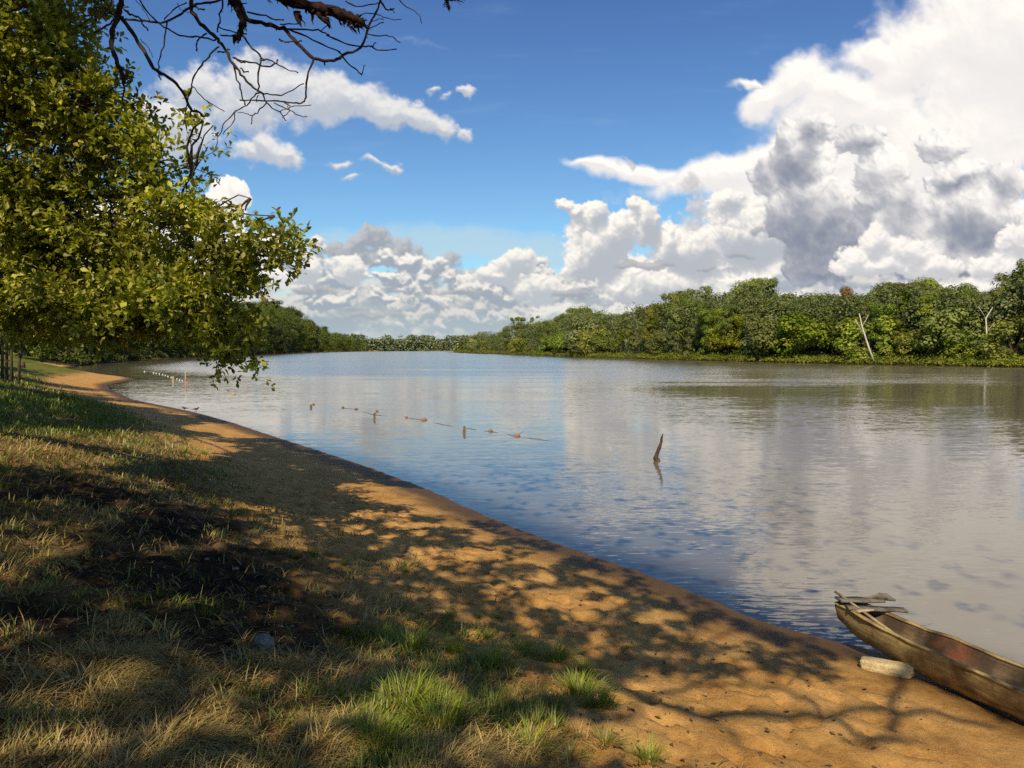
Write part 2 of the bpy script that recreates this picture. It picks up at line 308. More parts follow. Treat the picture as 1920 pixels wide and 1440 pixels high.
class MB:
    """collects tubes, boxes and leaves into one quad mesh"""
    def __init__(s): s.v, s.f, s.c, s.n = [], [], [], 0
    def add(s, V, Fc, col=(1, 1, 1)):
        V = np.asarray(V, float).reshape(-1, 3); Fc = np.asarray(Fc, int)
        s.v.append(V); s.f.append(Fc + s.n); s.n += len(V)
        c = np.asarray(col, float); s.c.append(np.broadcast_to(c, (len(V), 3)) if c.ndim == 1 else c)
    def tube(s, pts, rad, seg=7, col=(1, 1, 1), bump=0.0, cap=True, flat=1.0):
        pts = np.asarray(pts, float); rad = np.broadcast_to(np.asarray(rad, float), (len(pts),)).copy()
        n = len(pts); T = np.gradient(pts, axis=0); T /= np.linalg.norm(T, axis=1)[:, None] + 1e-9
        up = np.array([0, 0, 1.0]) if abs(T[0][2]) < 0.9 else np.array([1.0, 0, 0])
        N = np.cross(T[0], up); N /= np.linalg.norm(N)
        rings = []
        an = np.arange(seg) * 2 * math.pi / seg
        for i in range(n):
            N = N - T[i] * N.dot(T[i]); N /= np.linalg.norm(N) + 1e-9; B = np.cross(T[i], N)
            rr = rad[i] * (1 + bump * rng.uniform(-1, 1, seg))
            rings.append(pts[i] + (np.cos(an) * rr)[:, None] * N + (np.sin(an) * rr * flat)[:, None] * B)
        V = np.concatenate(rings); Fc = []
        for i in range(n - 1):
            for j in range(seg):
                a, b = i * seg + j, i * seg + (j + 1) % seg
                Fc.append((a, b, b + seg, a + seg))
        if cap:
            V = np.concatenate([V, pts[:1] - T[:1] * rad[0] * .3, pts[-1:] + T[-1:] * rad[-1] * .5]); k0, k1 = n * seg, n * seg + 1
            for j in range(0, seg):
                b = (j + 1) % seg
                Fc.append((k0, b, j, j)); e = (n - 1) * seg; Fc.append((k1, e + j, e + b, e + b))
        s.add(V, Fc, col)
    def grid(s, P, col=(1, 1, 1), closed=False):
        """P (a,b,3) sheet"""
        P = np.asarray(P, float); a, b = P.shape[:2]; idx = np.arange(a * b).reshape(a, b)
        if closed: idx = np.concatenate([idx, idx[:, :1]], 1)
        Fc = np.stack([idx[:-1, :-1], idx[:-1, 1:], idx[1:, 1:], idx[1:, :-1]], -1).reshape(-1, 4)
        s.add(P.reshape(-1, 3), Fc, col)
    def box(s, c, size, M=None, jit=0.0, col=(1, 1, 1)):
        x, y, z = np.array(size) / 2
        V = np.array([(i * x, j * y, k * z) for i in (-1, 1) for j in (-1, 1) for k in (-1, 1)], float)
        V += rng.uniform(-jit, jit, V.shape)
        if M is not None: V = V @ np.array(M.to_3x3()).T if isinstance(M, Matrix) else V @ np.asarray(M).T
        s.add(V + np.array(c), [(0, 1, 3, 2), (4, 6, 7, 5), (0, 4, 5, 1), (2, 3, 7, 6), (0, 2, 6, 4), (1, 5, 7, 3)], col)
    def mesh(s, name, mat=None, smooth_=True):
        V = np.concatenate(s.v); Fc = np.concatenate(s.f); C = np.concatenate(s.c)
        me = bpy.data.meshes.new(name)
        tri = Fc[:, 2] == Fc[:, 3]
        q, t = Fc[~tri], Fc[tri][:, :3]
        L = np.concatenate([q.ravel(), t.ravel()]).astype(np.int32)
        st = np.concatenate([np.arange(len(q)) * 4, len(q) * 4 + np.arange(len(t)) * 3]).astype(np.int32)
        me.vertices.add(len(V)); me.vertices.foreach_set('co', V.astype(np.float32).ravel())
        me.loops.add(len(L)); me.loops.foreach_set('vertex_index', L)
        me.polygons.add(len(st)); me.polygons.foreach_set('loop_start', st)
        if smooth_: me.polygons.foreach_set('use_smooth', np.ones(len(st), bool))
        a = me.color_attributes.new('col', 'FLOAT_COLOR', 'POINT'); c = np.ones((len(V), 4), np.float32); c[:, :3] = C; a.data.foreach_set('color', c.ravel())
        me.update(calc_edges=True); me.validate()
        if mat is not None: me.materials.append(mat)
        return me
    def obj(s, name, mat, parent=None, smooth_=True): return link(name, s.mesh(name, mat, smooth_), parent)
def leaf_arrays(C, D, Nn, L, Wd, fold=0.15):
    """leaves: base C, direction D, normal Nn, lengths L, half-width ratio Wd -> V (n*6,3), F (n*2... quads)"""
    n = len(C); D = D / (np.linalg.norm(D, axis=1)[:, None] + 1e-9)
    S = np.cross(D, Nn); S /= np.linalg.norm(S, axis=1)[:, None] + 1e-9; Nn = np.cross(S, D)
    L = np.broadcast_to(L, (n,))[:, None]; w = L * np.broadcast_to(Wd, (n,))[:, None]
    b = C; mid = C + D * L * 0.55 - Nn * w * fold * 1.2; tip = C + D * L - Nn * L * 0.10
    l = C + D * L * 0.64 + S * w + Nn * w * fold; r = C + D * L * 0.64 - S * w + Nn * w * fold
    V = np.stack([b, l, tip, r, mid], 1).reshape(-1, 3)
    i = np.arange(n)[:, None] * 5
    Fc = np.concatenate([i + [0, 4, 2, 1], i + [0, 3, 2, 4]], 0)
    return V, Fc
def unit(n):
    v = rng.normal(size=(n, 3)); return v / np.linalg.norm(v, axis=1)[:, None]
# ------------------------------------------------------------------ materials
def new_mat(name):
    m = bpy.data.materials.new(name); m.use_nodes = True; nt = m.node_tree; nt.nodes.clear()
    out = nt.nodes.new('ShaderNodeOutputMaterial'); return m, nt, out
def principled(nt, out, base, rough=0.8, spec=0.3, bump=None, bstr=0.5, bdist=0.02, metal=0.0):
    p = nt.nodes.new('ShaderNodeBsdfPrincipled'); setin(nt, p.inputs['Base Color'], base); setin(nt, p.inputs['Roughness'], rough)
    p.inputs['Specular IOR Level'].default_value = spec; p.inputs['Metallic'].default_value = metal
    if bump is not None:
        b = nt.nodes.new('ShaderNodeBump'); b.inputs['Strength'].default_value = bstr; b.inputs['Distance'].default_value = bdist
        nt.links.new(bump.s, b.inputs['Height']); nt.links.new(b.outputs[0], p.inputs['Normal'])
    nt.links.new(p.outputs[0], out.inputs[0]); return p
def gpos(nt): return nt.nodes.new('ShaderNodeNewGeometry').outputs['Position']
def attrc(nt, name='col'):
    a = nt.nodes.new('ShaderNodeAttribute'); a.attribute_name = name; return a
def objrand(nt): return E_(nt, nt.nodes.new('ShaderNodeObjectInfo').outputs['Random'])
def leaf_material(name, dark, light, trans=(0.25, 0.30, 0.05), tfac=0.3, scale=3.0, vary=0.35, rough=0.45, spec=0.35, attr=False, hue=True):
    m, nt, out = new_mat(name)
    pos = gpos(nt)
    n = noise(nt, pos, scale, 3, 0.6)
    f = smooth(n, 0.3, 0.7)
    c = mixc(nt, f, dark, light)
    r = objrand(nt)
    if hue:
        h = nt.nodes.new('ShaderNodeHueSaturation')
        setin(nt, h.inputs['Hue'], r * 0.045 + 0.482); setin(nt, h.inputs['Saturation'], 1.12 - (r * 7.3)._m('FRACT') * 0.42)
        setin(nt, h.inputs['Value'], (r * 13.7)._m('FRACT') * vary * 2 + (1 - vary)); nt.links.new(c, h.inputs['Color']); c = h.outputs[0]
    if attr: c = mixc(nt, 1.0, c, attrc(nt).outputs['Color'], 'MULTIPLY')
    p = nt.nodes.new('ShaderNodeBsdfPrincipled'); setin(nt, p.inputs['Base Color'], c); p.inputs['Roughness'].default_value = rough
    p.inputs['Specular IOR Level'].default_value = spec
    t = nt.nodes.new('ShaderNodeBsdfTranslucent'); setin(nt, t.inputs[0], mixc(nt, 1.0, c, (trans[0] * 5, trans[1] * 5, trans[2] * 5), 'MULTIPLY'))
    mx = nt.nodes.new('ShaderNodeMixShader'); mx.inputs[0].default_value = tfac
    nt.links.new(p.outputs[0], mx.inputs[1]); nt.links.new(t.outputs[0], mx.inputs[2]); nt.links.new(mx.outputs[0], out.inputs[0])
    return m
def bark_material(name, a, b, scale=12, rough=0.9):
    m, nt, out = new_mat(name)
    tcx = nt.nodes.new('ShaderNodeTexCoord').outputs['Object']
    v = vmath(nt, 'MULTIPLY', tcx, (1, 1, 0.35))
    n = noise(nt, v, scale, 6, 0.65); n2 = noise(nt, tcx, scale * 0.2, 3, 0.5)
    c = mixc(nt, smooth(n * 0.6 + n2 * 0.4, 0.35, 0.65), a, b)
    principled(nt, out, c, rough, 0.2, bump=n, bstr=0.8, bdist=0.03)
    return m
# ------------------------------------------------------------------ clouds backdrop
rgb_, al_ = cloud_field(U_, V_, CST)
def shell():
    c, s = math.cos(PITCH), math.sin(PITCH)
    a = (U_ - 960) / F; b = -(V_ - 720) / F
    D = np.stack([a, c + b * s, -s + b * c], -1); D /= np.linalg.norm(D, axis=-1)[..., None]
    P = D * 9000.0 + np.array([0, 0, CAM_H])
    h, w = U_.shape; idx = np.arange(h * w).reshape(h, w)
    Fc = np.stack([idx[:-1, :-1], idx[1:, :-1], idx[1:, 1:], idx[:-1, 1:]], -1).reshape(-1, 4)
    # fade at the rim so it melts into the clear sky from any side
    rim = sstep(U_, CU0, CU0 + 300) * sstep(-U_, -CU1, -CU1 + 300) * sstep(V_, CV0, CV0 + 260)
    al2 = al_ * rim
    keep = (al2.ravel()[Fc].max(1) > 0.004)
    Fc = Fc[keep]; used = np.unique(Fc); remap = np.full(h * w, -1); remap[used] = np.arange(len(used))
    me = np_mesh('sky', P.reshape(-1, 3)[used], remap[Fc], color=np.concatenate([rgb_, al2[..., None]], -1).reshape(-1, 4)[used])
    m, nt, out = new_mat('cloud_vapour')
    at = attrc(nt); em = nt.nodes.new('ShaderNodeEmission'); nt.links.new(at.outputs['Color'], em.inputs[0]); em.inputs[1].default_value = 1.0
    tr = nt.nodes.new('ShaderNodeBsdfTransparent'); mx = nt.nodes.new('ShaderNodeMixShader')
    nt.links.new(at.outputs['Alpha'], mx.inputs[0]); nt.links.new(tr.outputs[0], mx.inputs[1]); nt.links.new(em.outputs[0], mx.inputs[2])
    nt.links.new(mx.outputs[0], out.inputs[0]); m.cycles.emission_sampling = 'NONE'
    me.materials.append(m)
    tag(link('sky', me), 'blue sky with tall white and grey cumulus clouds over the river', None, None, 'structure')
shell()
# ------------------------------------------------------------------ land: near bank, far banks, river bed
def wl(px, py): p = on_level(px, py); return (p[0], p[1])
near_px = [(2000, 1345), (1900, 1296), (1800, 1262), (1700, 1232), (1630, 1214), (1500, 1186), (1400, 1150), (1300, 1109), (1200, 1070), (1050, 1020), (930, 974), (800, 915), (700, 878), (600, 845), (500, 814), (437, 793), (376, 776), (341, 768), (292, 758), (248, 749), (227, 739), (205, 730), (200, 722), (254, 711), (240, 707), (160, 699), (110, 694), (120, 690), (150, 685), (250, 676), (340, 670.5), (430, 667), (500, 663.5), (560, 661), (640, 659.3), (700, 658.2), (760, 657.9), (850, 657.9)]
near_poly = [(20, -24), (9.5, -6), (6.6, 2.5)] + [wl(*p) for p in near_px]
near_poly += [(60, 1080), (600, 1400), (9000, 1500), (9000, 9000), (-9000, 9000), (-9000, -9000), (60, -9000)]
right_px = [(846, 660.8), (900, 662.2), (1000, 665.5), (1100, 669.5), (1200, 673), (1300, 675.8), (1400, 678.3), (1500, 680.6), (1600, 683), (1760, 686), (1920, 689)]
right_poly = [wl(*p) for p in right_px] + [(140, 125), (420, 60), (9000, -600), (9000, 1300), (700, 1150), (150, 900), (-20, 680)]
def sdist(X, Y, poly):
    """signed distance, positive inside"""
    P = np.stack([X, Y], -1); best = np.full(X.shape, 1e18); inside = np.zeros(X.shape, bool)
    n = len(poly)
    for i in range(n):
        a = np.array(poly[i]); b = np.array(poly[(i + 1) % n]); e = b - a
        w = P - a; t = np.clip((w @ e) / (e @ e), 0, 1)
        d = w - t[..., None] * e; best = np.minimum(best, (d * d).sum(-1))
        cond = (a[1] > Y) != (b[1] > Y)
        with np.errstate(divide='ignore', invalid='ignore'):
            xx = (b[0] - a[0]) * (Y - a[1]) / (b[1] - a[1] if b[1] != a[1] else 1e-9) + a[0]
        inside ^= cond & (X < xx)
    return np.where(inside, np.sqrt(best), -np.sqrt(best))
def ssmooth_shore(X, Y): return 0.05 * np.sin(X * 1.3 + Y * 0.7) + 0.10 * fbm(X * 1.4, Y * 1.4, 4, .6, 88)
PR_D = [-400, -60, -12, -3, 0, 1, 3, 5, 8, 12, 30, 70, 200, 9000]; PR_Z = [-9, -5, -1.6, -.32, 0, .11, .40, .84, 1.62, 1.95, 2.4, 4, 9, 20]
PF_D = [-400, -60, -12, 0, 3, 12, 60, 200, 9000]; PF_Z = [-9, -5, -1.6, 0, .8, 2.0, 5, 9, 20]
def ground_z(X, Y, detail=True):
    X = np.asarray(X, float); Y = np.asarray(Y, float)
    dn = sdist(X, Y, near_poly); dr = sdist(X, Y, right_poly)
    fade = np.clip((60 - np.hypot(X, Y)) / 30, 0, 1)
    dn2 = dn + ssmooth_shore(X, Y) * fade
    z = np.maximum(np.interp(dn2, PR_D, PR_Z), np.interp(dr, PF_D, PF_Z))
    # wooded hill on the left bank upstream
    hill = 15 * np.exp(-(((X + 200) / 75) ** 2 + ((Y - 420) / 130) ** 2)) * sstep(dn, 2, 50)
    z = z + hill
    z = z + fbm(X / 9, Y / 9, 3, .5, 77) * 0.25 * sstep(dn, 4, 12) * fade
    if detail:
        near = np.clip((26 - np.hypot(X, Y)) / 12, 0, 1)
        sandm = sstep(dn, 0.7, 2.4) * (1 - 0.6 * sstep(dn, 6, 9)) * near
        if np.any(sandm > 0):
            q = fbm(X * 2.3, Y * 2.3, 3, .55, 31); pits = np.minimum(0, perlin(X * 4.3 + q, Y * 4.3 + q * .6, 33) + 0.12)
            pits2 = np.minimum(0, perlin(X * 7.1 + 5, Y * 7.1, 37) + 0.05)
            z = z + sandm * (q * 0.055 + pits * 0.13 + pits2 * 0.06)
            z = z + near * sstep(dn, 4.6, 6.5) * (fbm(X * 3, Y * 3, 4, .6, 41) * 0.09)
        # trodden paths of footprints
        for (fx, fy, fa) in PRINTS:
            ddx = X - fx; ddy = Y - fy
            loc = (np.abs(ddx) < .4) & (np.abs(ddy) < .4)
            if not np.any(loc): continue
            u = (ddx[loc] * math.cos(fa) + ddy[loc] * math.sin(fa)) / .15; v = (-ddx[loc] * math.sin(fa) + ddy[loc] * math.cos(fa)) / .085
            r_ = u * u + v * v; z[loc] += -.045 * np.exp(-r_) + .018 * np.exp(-(np.sqrt(r_) - 1.7) ** 2 * 3)
    return z, dn, dr
PRINTS = []
for (x0, y0, x1, y1) in ((2.6, 4.6, 1.2, 10.2), (1.6, 5.2, -1.5, 12.5), (.4, 8.0, -3.6, 14.8), (3.2, 5.4, 2.4, 8.4), (-.6, 10.8, -5.5, 17.5), (1.9, 7.5, 3.0, 6.6)):
    L_ = math.hypot(x1 - x0, y1 - y0); a_ = math.atan2(y1 - y0, x1 - x0); k_ = int(L_ / .62)
    for i in range(k_):
        s_ = .11 * (1 if i % 2 else -1); t_ = i / k_; w_ = .25 * math.sin(t_ * 5 + x0)
        PRINTS.append((x0 + (x1 - x0) * t_ - math.sin(a_) * (s_ + w_), y0 + (y1 - y0) * t_ + math.cos(a_) * (s_ + w_), a_ + .25 * math.sin(i * 2.1)))
def gz(x, y, detail=True): return float(ground_z(np.array([x]), np.array([y]), detail)[0][0])
def on_ground(px, py):
    d = ray(px, py); lo = 0.5; t = None
    ts = np.concatenate([np.arange(1.5, 40, .04), np.arange(40, 700, 1.0)])
    P = d[None] * ts[:, None]; z = ground_z(P[:, 0], P[:, 1])[0]; h = CAM_H + P[:, 2] - np.maximum(z, 0)
    k = int(np.argmax(h < 0)); k = max(k, 1)
    a = h[k - 1] / (h[k - 1] - h[k] + 1e-9); t = ts[k - 1] + (ts[k] - ts[k - 1]) * a
    return np.array([d[0] * t, d[1] * t, max(0.0, CAM_H + d[2] * t)])
def graded(lo, hi, fine_lo, fine_hi, fine, growth=1.06, maxstep=90):
    a = list(np.arange(fine_lo, fine_hi + 1e-6, fine)); s = fine
    x = a[-1]
    while x < hi: s = min(s * growth, maxstep); x += s; a.append(x)
    s = fine; x = a[0]; b = []
    while x > lo: s = min(s * growth, maxstep); x -= s; b.append(x)
    return np.array(b[::-1] + a)
gx = graded(-9000, 9000, -11, 6.5, 0.055, 1.05, 800); gy = graded(-9000, 9000, 2.0, 20, 0.055, 1.035, 800)
GX, GY = np.meshgrid(gx, gy)
GZ, DN, DR = ground_z(GX, GY)
def sheet(name, X, Y, Z, attr, mat, keep=None):
    h, w = X.shape; idx = np.arange(h * w).reshape(h, w)
    Fc = np.stack([idx[:-1, :-1], idx[:-1, 1:], idx[1:, 1:], idx[1:, :-1]], -1).reshape(-1, 4)
    me = np_mesh(name, np.stack([X, Y, Z], -1).reshape(-1, 3), Fc, True, attr=attr, mat=mat)
    return link(name, me)
# zones of the grass bank (ground coordinates measured from the photograph)
def zone(X, Y, items, seed=0, wob=0.5):
    t = np.zeros(np.shape(X))
    wx = fbm(X / 1.3, Y / 1.3, 4, .55, seed) * wob * 2; wy = fbm(X / 1.3, Y / 1.3, 4, .55, seed + 9) * wob * 2
    for (px, py, rx, ry, s) in items:
        p = on_ground(px, py); q = on_ground(px + rx, py); v = on_ground(px, py - ry)
        a = abs(q[0] - p[0]) + 1e-3; b = abs(v[1] - p[1]) + 1e-3
        t = np.maximum(t, s * (1 - sstep(np.sqrt(((X + wx - p[0]) / a) ** 2 + ((Y + wy - p[1]) / b) ** 2), 0.55, 1.2)))
    return t
BURNT = [(150, 925, 330, 30, .9), (330, 990, 230, 50, 1), (470, 1070, 160, 60, 1), (250, 1080, 200, 50, .8), (80, 1160, 140, 50, .9), (560, 1140, 140, 60, .8), (330, 1160, 160, 40, .7), (480, 1200, 120, 40, .8), (30, 930, 120, 30, .8)]
GREEN = [(100, 760, 260, 50, 1), (40, 800, 200, 30, .9), (330, 1110, 150, 60, .55), (800, 1210, 240, 40, .8), (1050, 1240, 110, 40, .8), (780, 1340, 160, 50, .9), (940, 1330, 60, 40, .8), (520, 960, 100, 20, .5), (760, 1400, 140, 40, .7), (330, 830, 100, 14, .5)]
STRAW = [(130, 842, 320, 40, 1), (60, 1040, 100, 60, 1), (180, 1290, 140, 70, 1), (430, 1270, 200, 50, .8), (280, 1400, 160, 50, 1), (600, 1370, 140, 50, .9), (850, 1420, 160, 30, .9), (720, 1150, 90, 40, .5), (200, 1150, 80, 30, .6), (560, 1030, 80, 20, .6)]  # straw ground; the band on sunlit grass also brightens it by colour
BARE = [(1250, 1380, 160, 120, 1), (1180, 1310, 130, 40, .9), (1500, 1400, 400, 200, 1), (950, 1275, 70, 14, .5)]
LIT = np.hypot(GX, GY) < 60
zb = np.zeros(GX.shape); zg = zb.copy(); zs = zb.copy(); zr = zb.copy()
sub = (np.abs(GX) < 40) & (GY > 0) & (GY < 70)
for arr, it, sd in ((zb, BURNT, 201), (zg, GREEN, 211), (zs, STRAW, 221), (zr, BARE, 231)):
    arr[sub] = zone(GX[sub], GY[sub], it, sd)
# ---- ground material
gm, nt, out = new_mat('ground_soil')
pos = gpos(nt); dat = E_(nt, attrc(nt, 'shore').outputs['Fac']); fr = E_(nt, attrc(nt, 'farbank').outputs['Fac'])
A = lambda n: E_(nt, attrc(nt, n).outputs['Fac'])
n1 = noise(nt, pos, 1.6, 6, .6); n2 = noise(nt, pos, 14, 5, .65); n3 = noise(nt, pos, 75, 4, .8); n4 = noise(nt, pos, 0.5, 4, .6)
sand = mixc(nt, smooth(n1 * .6 + n2 * .4, .35, .65), (0.50, 0.262, 0.078), (0.70, 0.41, 0.145))
sand = mixc(nt, smooth(n3, .38, .66) * 0.42, sand, mixc(nt, 1.0, sand, (0.55, 0.50, 0.46), 'MULTIPLY'))
grit = noise(nt, pos, 55, 2, .5)
sand = mixc(nt, smooth(grit, .66, .72) * .75, sand, (0.09, 0.05, 0.03))
wet = smooth(dat + (n1 - .5) * 0.5 + (n2 - .5) * 0.15, 1.35, 0.35)
sand = mixc(nt, wet * 0.88, sand, (0.062, 0.034, 0.014))
bedm = smooth(dat, 0.0, -2.0)
sand = mixc(nt, bedm, sand, (0.05, 0.028, 0.012))
soil = mixc(nt, smooth(n2, .35, .65), (0.12, 0.070, 0.035), (0.26, 0.16, 0.075))
soil = mixc(nt, A('straw') * 0.6, soil, (0.30, 0.20, 0.075)); soil = mixc(nt, A('green') * 0.6, soil, (0.06, 0.075, 0.018))
soil = mixc(nt, A('burnt') * 0.9, soil, (0.016, 0.013, 0.011))
gmask = smooth(dat + (n1 - .5) * 2.4 + (n2 - .5) * .8, 3.9, 5.7) * (1.0 - A('bare'))
c = mixc(nt, gmask, sand, soil)
grassfar = mixc(nt, smooth(n4, .35, .65), (0.10, 0.12, 0.022), (0.19, 0.19, 0.035))
c = mixc(nt, gmask * smooth(A('distance'), 22, 40), c, grassfar)
c = mixc(nt, smooth(fr, -2, 1.5), c, (0.06, 0.055, 0.02))
hgt = n2 * 0.5 + n3 * 0.4 + n1 * 0.15
p = principled(nt, out, c, 0.92, 0.12, bump=hgt, bstr=0.9, bdist=0.045)
setin(nt, p.inputs['Roughness'], 0.95 - wet * 0.35); 
setin(nt, p.inputs['Specular IOR Level'], wet * 0.10 + 0.06)
tag(sheet('ground', GX, GY, GZ, {'shore': DN, 'farbank': DR, 'burnt': zb, 'green': zg, 'straw': zs, 'bare': zr, 'distance': np.hypot(GX, GY)}, gm),
    'sandy brown river beach rising to a grassy bank', None, None, 'structure')
# ------------------------------------------------------------------ water
wx_ = graded(-9000, 9000, -14, 10, 0.3, 1.06, 500); wy_ = graded(-60, 9000, 4, 50, 0.3, 1.05, 500)
WX, WY = np.meshgrid(wx_, wy_); _, WD, WR = ground_z(WX, WY, False)
depth = np.maximum(WD, WR)
wm, nt, out = new_mat('river_water')
pos = gpos(nt)
A = lambda n: E_(nt, attrc(nt, n).outputs['Fac'])
dep = A('depth'); dist = A('distance')
patch = noise(nt, vmath(nt, 'MULTIPLY', pos, (0.012, 0.035, 0)), 1.0, 4, .55)
patch2 = noise(nt, vmath(nt, 'MULTIPLY', pos, (0.05, 0.16, 0)), 1.0, 4, .6)
rot = nt.nodes.new('ShaderNodeMapping'); rot.inputs['Rotation'].default_value = (0, 0, R(24)); rot.inputs['Scale'].default_value = (0.5, 2.0, 1); nt.links.new(pos, rot.inputs[0])
# wave slopes straight from noise colours, so that they do not fade with distance
def slopes(scale, det, rough): return vmath(nt, 'SUBTRACT', noise(nt, rot.outputs[0], scale, det, rough, dist=.35, out='Color'), (0.5, 0.5, 0.5))
amp = smooth(patch * 0.5 + patch2 * 0.5, .42, .60)
farz = smooth(dist + (patch2 - .5) * 90 + (patch - .5) * 160, 45, 125) * smooth(dep, -4, -22)
k_small = amp * 0.11 + 0.06 + farz * 0.24 + smooth(dist, 26, 6) * 0.07
k_big = amp * 0.04 + 0.040 + smooth(dist, 26, 6) * 0.012
sv = vmath(nt, 'ADD', vmath(nt, 'SCALE', slopes(6.5, 3, .6), scale=k_small), vmath(nt, 'SCALE', slopes(1.5, 3, .55), scale=k_big))
sv = vmath(nt, 'MULTIPLY', sv, (0.7, 1.0, 0.0))
# at grazing angles one mostly sees the wave faces that lean towards the eye
inc = vmath(nt, 'MULTIPLY', nt.nodes.new('ShaderNodeNewGeometry').outputs['Incoming'], (1, 1, 0))
sv = vmath(nt, 'ADD', sv, vmath(nt, 'SCALE', inc, scale=farz * 0.05 + 0.012))
bp = nt.nodes.new('ShaderNodeVectorMath'); bp.operation = 'NORMALIZE'; nt.links.new(vmath(nt, 'ADD', sv, (0, 0, 1)), bp.inputs[0])
fz = nt.nodes.new('ShaderNodeFresnel'); fz.inputs['IOR'].default_value = 1.62; nt.links.new(bp.outputs[0], fz.inputs['Normal'])
body = nt.nodes.new('ShaderNodeBsdfDiffuse'); setin(nt, body.inputs[0], (0.185, 0.160, 0.118))
trn = nt.nodes.new('ShaderNodeBsdfTransparent'); setin(nt, trn.inputs[0], (0.40, 0.26, 0.14))
shallow = smooth(dep, -1.3, -0.0)
bm = nt.nodes.new('ShaderNodeMixShader'); setin(nt, bm.inputs[0], shallow * 0.9); nt.links.new(body.outputs[0], bm.inputs[1]); nt.links.new(trn.outputs[0], bm.inputs[2])
gl = nt.nodes.new('ShaderNodeBsdfGlossy'); gl.inputs['Roughness'].default_value = 0.04; gl.inputs[0].default_value = (0.97, 0.95, 0.92, 1); nt.links.new(bp.outputs[0], gl.inputs['Normal'])
ms = nt.nodes.new('ShaderNodeMixShader'); nt.links.new(fz.outputs[0], ms.inputs[0]); nt.links.new(bm.outputs[0], ms.inputs[1]); nt.links.new(gl.outputs[0], ms.inputs[2])
nt.links.new(ms.outputs[0], out.inputs[0])
tag(sheet('water', WX, WY, np.zeros(WX.shape), {'depth': depth, 'distance': np.hypot(WX, WY)}, wm), 'wide calm river reflecting the clouds', None, None, 'structure')
# ------------------------------------------------------------------ distant forest trees
M_far = leaf_material('rainforest_leaves', (0.13, 0.165, 0.024), (0.35, 0.36, 0.058), tfac=0.28, scale=0.3, vary=0.34, rough=0.55, spec=0.2)
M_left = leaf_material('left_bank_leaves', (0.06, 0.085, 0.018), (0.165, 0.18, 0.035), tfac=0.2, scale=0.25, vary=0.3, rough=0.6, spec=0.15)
M_low = leaf_material('waterside_leaves', (0.12, 0.15, 0.018), (0.25, 0.26, 0.034), tfac=0.25, scale=0.12, vary=0.1, rough=0.6, spec=0.15, hue=False)
M_rust = leaf_material('rust_leaves', (0.17, 0.085, 0.022), (0.30, 0.15, 0.04), tfac=0.2, scale=0.5, vary=0.1, hue=False)
M_pale = leaf_material('pale_leaves', (0.15, 0.15, 0.06), (0.24, 0.23, 0.10), tfac=0.2, scale=0.5, vary=0.15, hue=False)
M_far2 = leaf_material('haze_tinted_leaves', (0.13, 0.16, 0.075), (0.19, 0.22, 0.10), tfac=0.1, scale=0.05, vary=0.15, hue=False)  # distance haze is mixed into this leaf colour
M_trunk = bark_material('pale_bark', (0.22, 0.19, 0.14), (0.42, 0.38, 0.30), 2)
M_white = bark_material('white_bark', (0.50, 0.46, 0.38), (0.70, 0.66, 0.56), 3)
M_dark = bark_material('dark_bark', (0.05, 0.035, 0.022), (0.12, 0.085, 0.055), 2)
def foliage(centres, radii, per, leaf, up=0.55, squash=0.75, wid=0.42):
    """leaf clumps: leaves near the skin of many little clumps, facing up and out"""
    Cs, Ds, Ns, Ls = [], [], [], []
    for c, r, m in zip(centres, radii, per):
        m = int(m); d = unit(m); d[:, 2] = d[:, 2] * 0.9 + 0.18
        rr = r * rng.uniform(0.55, 1.08, m) ** 0.7
        P = c + d * rr[:, None] * np.array([1, 1, squash])
        n = d + unit(m) * 0.42; n[:, 2] += up; t = np.cross(n, unit(m))
        Cs.append(P); Ds.append(t); Ns.append(n); Ls.append(leaf * rng.uniform(0.6, 1.35, m))
    return leaf_arrays(np.concatenate(Cs), np.concatenate(Ds), np.concatenate(Ns), np.concatenate(Ls), wid)
